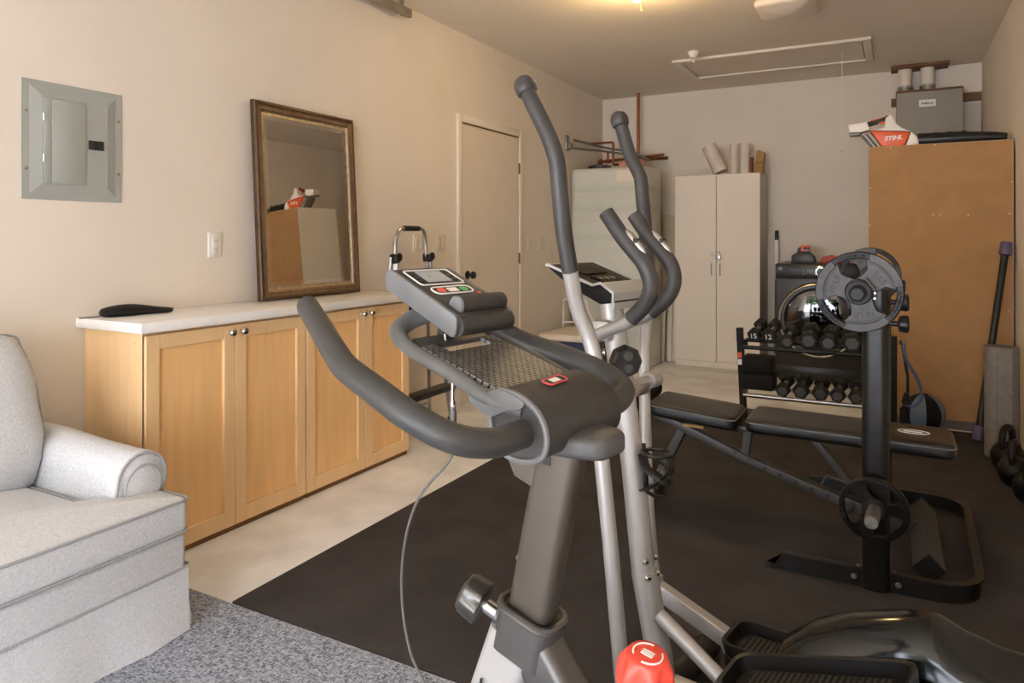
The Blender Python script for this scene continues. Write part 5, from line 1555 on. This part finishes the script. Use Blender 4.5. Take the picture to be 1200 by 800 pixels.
obj('stop_bolt', lathe(G(), [(0.006, 0), (0.0065, 0.004), (0.004, 0.008), (0, 0.008)], 12, axis(q + Vector((0.033, 0, 0.006)), (1, 0, 0.2))), 'steel', t)
c0, c1 = pbot + pd_ * 0.022, pbot + pd_ * 0.075
rs = rsec(0.047, 0.033, 0.022, 5)
obj('collar', tube(G(), [c0 - pd_ * 0.012, c0, c1], 1.0, sec=rs, up=(0, 1, 0)), 'gunmetal', t)
ydir = Vector((0, 1, 0)); xdir = ydir.cross(pd_).normalized()
obj('collar_lip', tube(G(), [c1 + xdir * a * 0.96 + pd_.cross(xdir) * b * 0.96 for a, b in rs], 0.006, 8, closed=True), 'gunmetal', t)
obj('collar_sleeve', tube(G(), [c1 - pd_ * 0.02, c1 + pd_ * 0.003], 1.0, sec=rsec(0.039, 0.0255, 0.016, 4), up=(0, 1, 0)), 'black_plastic', t)
# adjusting knob on the front of the collar
kd = Vector((0.80, 0.22, 0.36)).normalized()
k0 = (c0 + c1) / 2 + Vector((0.034, 0.006, 0.0))
obj('knob_boss', cyl(G(), k0 - kd * 0.012, k0 + kd * 0.020, 0.0155, 14), 'gunmetal', t)
sh = obj('knob_shaft', cyl(G(), k0 + kd * 0.02, k0 + kd * 0.05, 0.0105, 14), 'chrome', t)
kb = axis(k0 + kd * 0.042, kd)
bm = G()
n = 40
rings = []
for (r, z) in ((0.026, 0.0), (0.031, 0.003), (0.0285, 0.030), (0.026, 0.036), (0.018, 0.0385), (0.002, 0.039)):
    rings.append([kb @ Vector(((r + (0.0018 * math.cos(8 * 2 * PI * j / n) if 0.002 < z < 0.035 else 0)) * math.cos(2 * PI * j / n),
                              (r + (0.0018 * math.cos(8 * 2 * PI * j / n) if 0.002 < z < 0.035 else 0)) * math.sin(2 * PI * j / n), z)) for j in range(n)])
obj('adjust_knob', loft(bm, rings), 'knob_metal', t, ang=60)
# frame: forked main tubes under the collar
fm = c0 + pd_ * 0.005
obj('front_leg', tube(G(), [fm + Vector((0.012, 0, 0.008)), Vector(B1(0.068, 0.0, 0.50)), Vector(B1(0.20, 0, 0.25)), Vector(B1(0.33, 0, 0.075))], 1.0, sec=rsec(0.040, 0.030, 0.014, 4), up=(0, 1, 0)), GREY, t, ang=50)
obj('top_tube', tube(G(), [fm + Vector((-0.012, 0, 0.006)), Vector(B1(-0.10, 0.0, 0.525)), Vector(B1(-0.20, 0, 0.43)), Vector(B1(-0.40, 0, 0.33))], 1.0, sec=rsec(0.036, 0.027, 0.014, 4), up=(0, 1, 0)), 'gunmetal', t, ang=50)
obj('down_tube', tube(G(), Bz((0.035, 0, 0.50), (0.0, 0, 0.30), (-0.05, 0, 0.085)), 1.0, sec=rsec(0.022, 0.02, 0.008, 3), up=(0, 1, 0)), GREY, t)
obj('cable_stub', tube(G(), spline([Vector(B1(0.062, 0.034, 0.565)), Vector(B1(0.070, 0.036, 0.52)), Vector(B1(0.074, 0.036, 0.46))], 4), 0.002, 6), 'black_plastic', t)
# flywheel, stabilisers, crank and low saddle (mostly below the picture)
obj('flywheel', lathe(G(), [(0.02, -0.018), (0.15, -0.018), (0.17, -0.025), (0.185, -0.02), (0.185, 0.02), (0.17, 0.025), (0.15, 0.018), (0.02, 0.018)], 40, axis(B1(0.22, 0.0, 0.235), (0, 1, 0))), 'black_metal', t)
for k in (0.33, -0.62):
    obj('stabiliser', cyl(G(), B1(k, -0.25, 0.047), B1(k, 0.25, 0.047), 0.034, 16, 0.005), 'gunmetal', t)
obj('base_beam', tube(G(), Bz((0.33, 0, 0.075), (-0.62, 0, 0.075)), 1.0, sec=rsec(0.03, 0.025, 0.006), up=(0, 0, 1)), 'gunmetal', t)
obj('crank_guard', lathe(G(), [(0.0, -0.03), (0.11, -0.03), (0.12, -0.02), (0.12, 0.02), (0.11, 0.03), (0, 0.03)], 32, axis(B1(-0.16, 0, 0.29), (0, 1, 0))), 'grey_plastic', t)
for s in (-1, 1):
    obj('crank_arm', tube(G(), [B1(-0.16, s * 0.05, 0.29), B1(-0.16 - s * 0.12, s * 0.07, 0.29 - s * 0.10)], 0.011, 8), 'steel', t)
    obj('foot_pedal', box(G(), (-0.21 - s * 0.12, s * 0.12 - 0.045, 0.265 - s * 0.10), (-0.11 - s * 0.12, s * 0.12 + 0.045, 0.29 - s * 0.10), 0.008), 'black_plastic', t)
obj('seat_post', tube(G(), Bz((-0.40, 0, 0.10), (-0.43, 0, 0.56)), 1.0, sec=rsec(0.03, 0.02, 0.01, 3), up=(0, 1, 0)), 'post_taupe', t)
bm = slab(G(), [(p.x, p.y) for p in spline([(-0.53, 0, 0), (-0.52, 0.09, 0), (-0.44, 0.10, 0), (-0.36, 0.035, 0), (-0.27, 0.02, 0), (-0.26, 0, 0), (-0.27, -0.02, 0), (-0.36, -0.035, 0), (-0.44, -0.10, 0), (-0.52, -0.09, 0), (-0.53, 0, 0)], 4)[:-1]], 0.54, 0.60, 0.02, 0.01)
obj('saddle', bm, 'vinyl', t, ang=60)
# red tension knob on its shaft
rb = Vector(B1(-0.190, 0.0, 0.672))
rd = Vector((-0.16, 0.05, 1)).normalized()
obj('tension_shaft', cyl(G(), rb - rd * 0.22, rb - rd * 0.018, 0.011, 12), 'steel', t)
kb = axis(rb - rd * 0.038, rd)
bm = G()
n = 48
rings = []
for (r, z, a) in ((0.022, -0.022, 0.0), (0.030, -0.018, 0.003), (0.0335, 0.0, 0.0045), (0.0335, 0.018, 0.0048), (0.0305, 0.032, 0.004), (0.0275, 0.040, 0.0008), (0.0255, 0.0435, 0), (0.012, 0.0445, 0), (0.001, 0.0445, 0)):
    rings.append([kb @ Vector(((r + a * math.cos(6 * 2 * PI * j / n)) * math.cos(2 * PI * j / n), (r + a * math.cos(6 * 2 * PI * j / n)) * math.sin(2 * PI * j / n), z)) for j in range(n)])
rk = obj('tension_dial', loft(bm, rings), 'red_knob', t, ang=60)
tv = kb @ T(0, 0, 0.0442)
for a0, a1 in ((20, 160), (200, 340)):
    obj('dial_arrow', tube(G(), [tv @ Vector((0.019 * math.cos(R(a)), 0.019 * math.sin(R(a)), 0.0003)) for a in range(a0, a1, 10)], 0.0012, 5), 'print_white', rk)
for x in (-0.004, 0.0, 0.004):
    obj('dial_mark', box(G(), (x - 0.0011, -0.008, 0.0), (x + 0.0011, 0.008, 0.0014), 0, 1, tv @ Matrix.Rotation(R(20), 4, 'Z')), 'print_white', rk)

# ------------------------------------------------------------------ cable hanging from the bike console
t = thing('audio_cable', 'thin grey cable with metal plug hanging from the bike console', 'cable', (-0.467, 0.916, 0.0115), R(170))
obj('plug', lathe(G(), [(0.0028, 0.03), (0.0028, 0.0), (0.0045, -0.004), (0.0045, -0.012), (0.0032, -0.014)], 10, T(*B1(0.123, 0.03, 0.965))), 'chrome', t)
obj('plug_sleeve', lathe(G(), [(0.0032, 0.0), (0.005, -0.004), (0.0048, -0.026), (0.0026, -0.032)], 10, T(*B1(0.122, 0.03, 0.951))), 'wire_grey', t)
obj('rod', tube(G(), Bz((0.148, 0.022, 1.062), (0.13, 0.03, 1.01), (0.123, 0.03, 0.99)), 0.0016, 6), 'chrome', t)
obj('wire', tube(G(), spline(Bz((0.121, .03, .925), (0.108, .04, .90), (0.116, .05, .874), (0.157, .07, .817), (0.177, .08, .744), (0.180, .082, .665), (0.155, .09, .601), (0.114, .10, .571), (0.06, .09, .50), (0.03, .06, .40), (0.02, .035, .33)), 6), 0.0021, 7), 'wire_grey', t)

# ================================================================== OUTSIDE: trees across the driveway, seen in glossy surfaces
def tree(x, y, h, rad, label):
    t = thing('tree', label, 'tree', (x, y, -0.03), 0, 'trees across the driveway')
    obj('trunk', tube(G(), spline([(0, 0, 0), (0.05, 0.02, h * 0.3), (-0.04, 0.05, h * 0.6), (0, 0, h * 0.85)], 4), [0.16 - 0.009 * i for i in range(13)], 10), 'bark', t)
    verts, faces = [], []
    for i in range(2600):
        v = Vector((random.gauss(0, 1), random.gauss(0, 1), random.gauss(0, 1))).normalized() * rad * random.uniform(0.55, 1.0)
        c = Vector((v.x, v.y, h * 0.78 + v.z * 0.9))
        a = Vector((random.gauss(0, 1), random.gauss(0, 1), random.gauss(0, 1))).normalized()
        b = a.orthogonal().normalized()
        s_ = random.uniform(0.12, 0.24)
        k = len(verts)
        verts += [c + a * s_, c + b * s_ * 0.5, c - a * s_, c - b * s_ * 0.5]
        faces.append((k, k + 1, k + 2, k + 3))
    me = bpy.data.meshes.new('foliage')
    me.from_pydata([tuple(v) for v in verts], [], faces)
    me.materials.append(MATS['leaf'])
    o = bpy.data.objects.new('foliage', me)
    COL.objects.link(o)
    o.parent = t
    o['kind'] = 'stuff'


tree(-3.4, -11.5, 5.0, 2.5, 'leafy green tree across the driveway, the broad one')
tree(2.2, -14.0, 5.6, 2.4, 'leafy green tree across the driveway, the tall one')
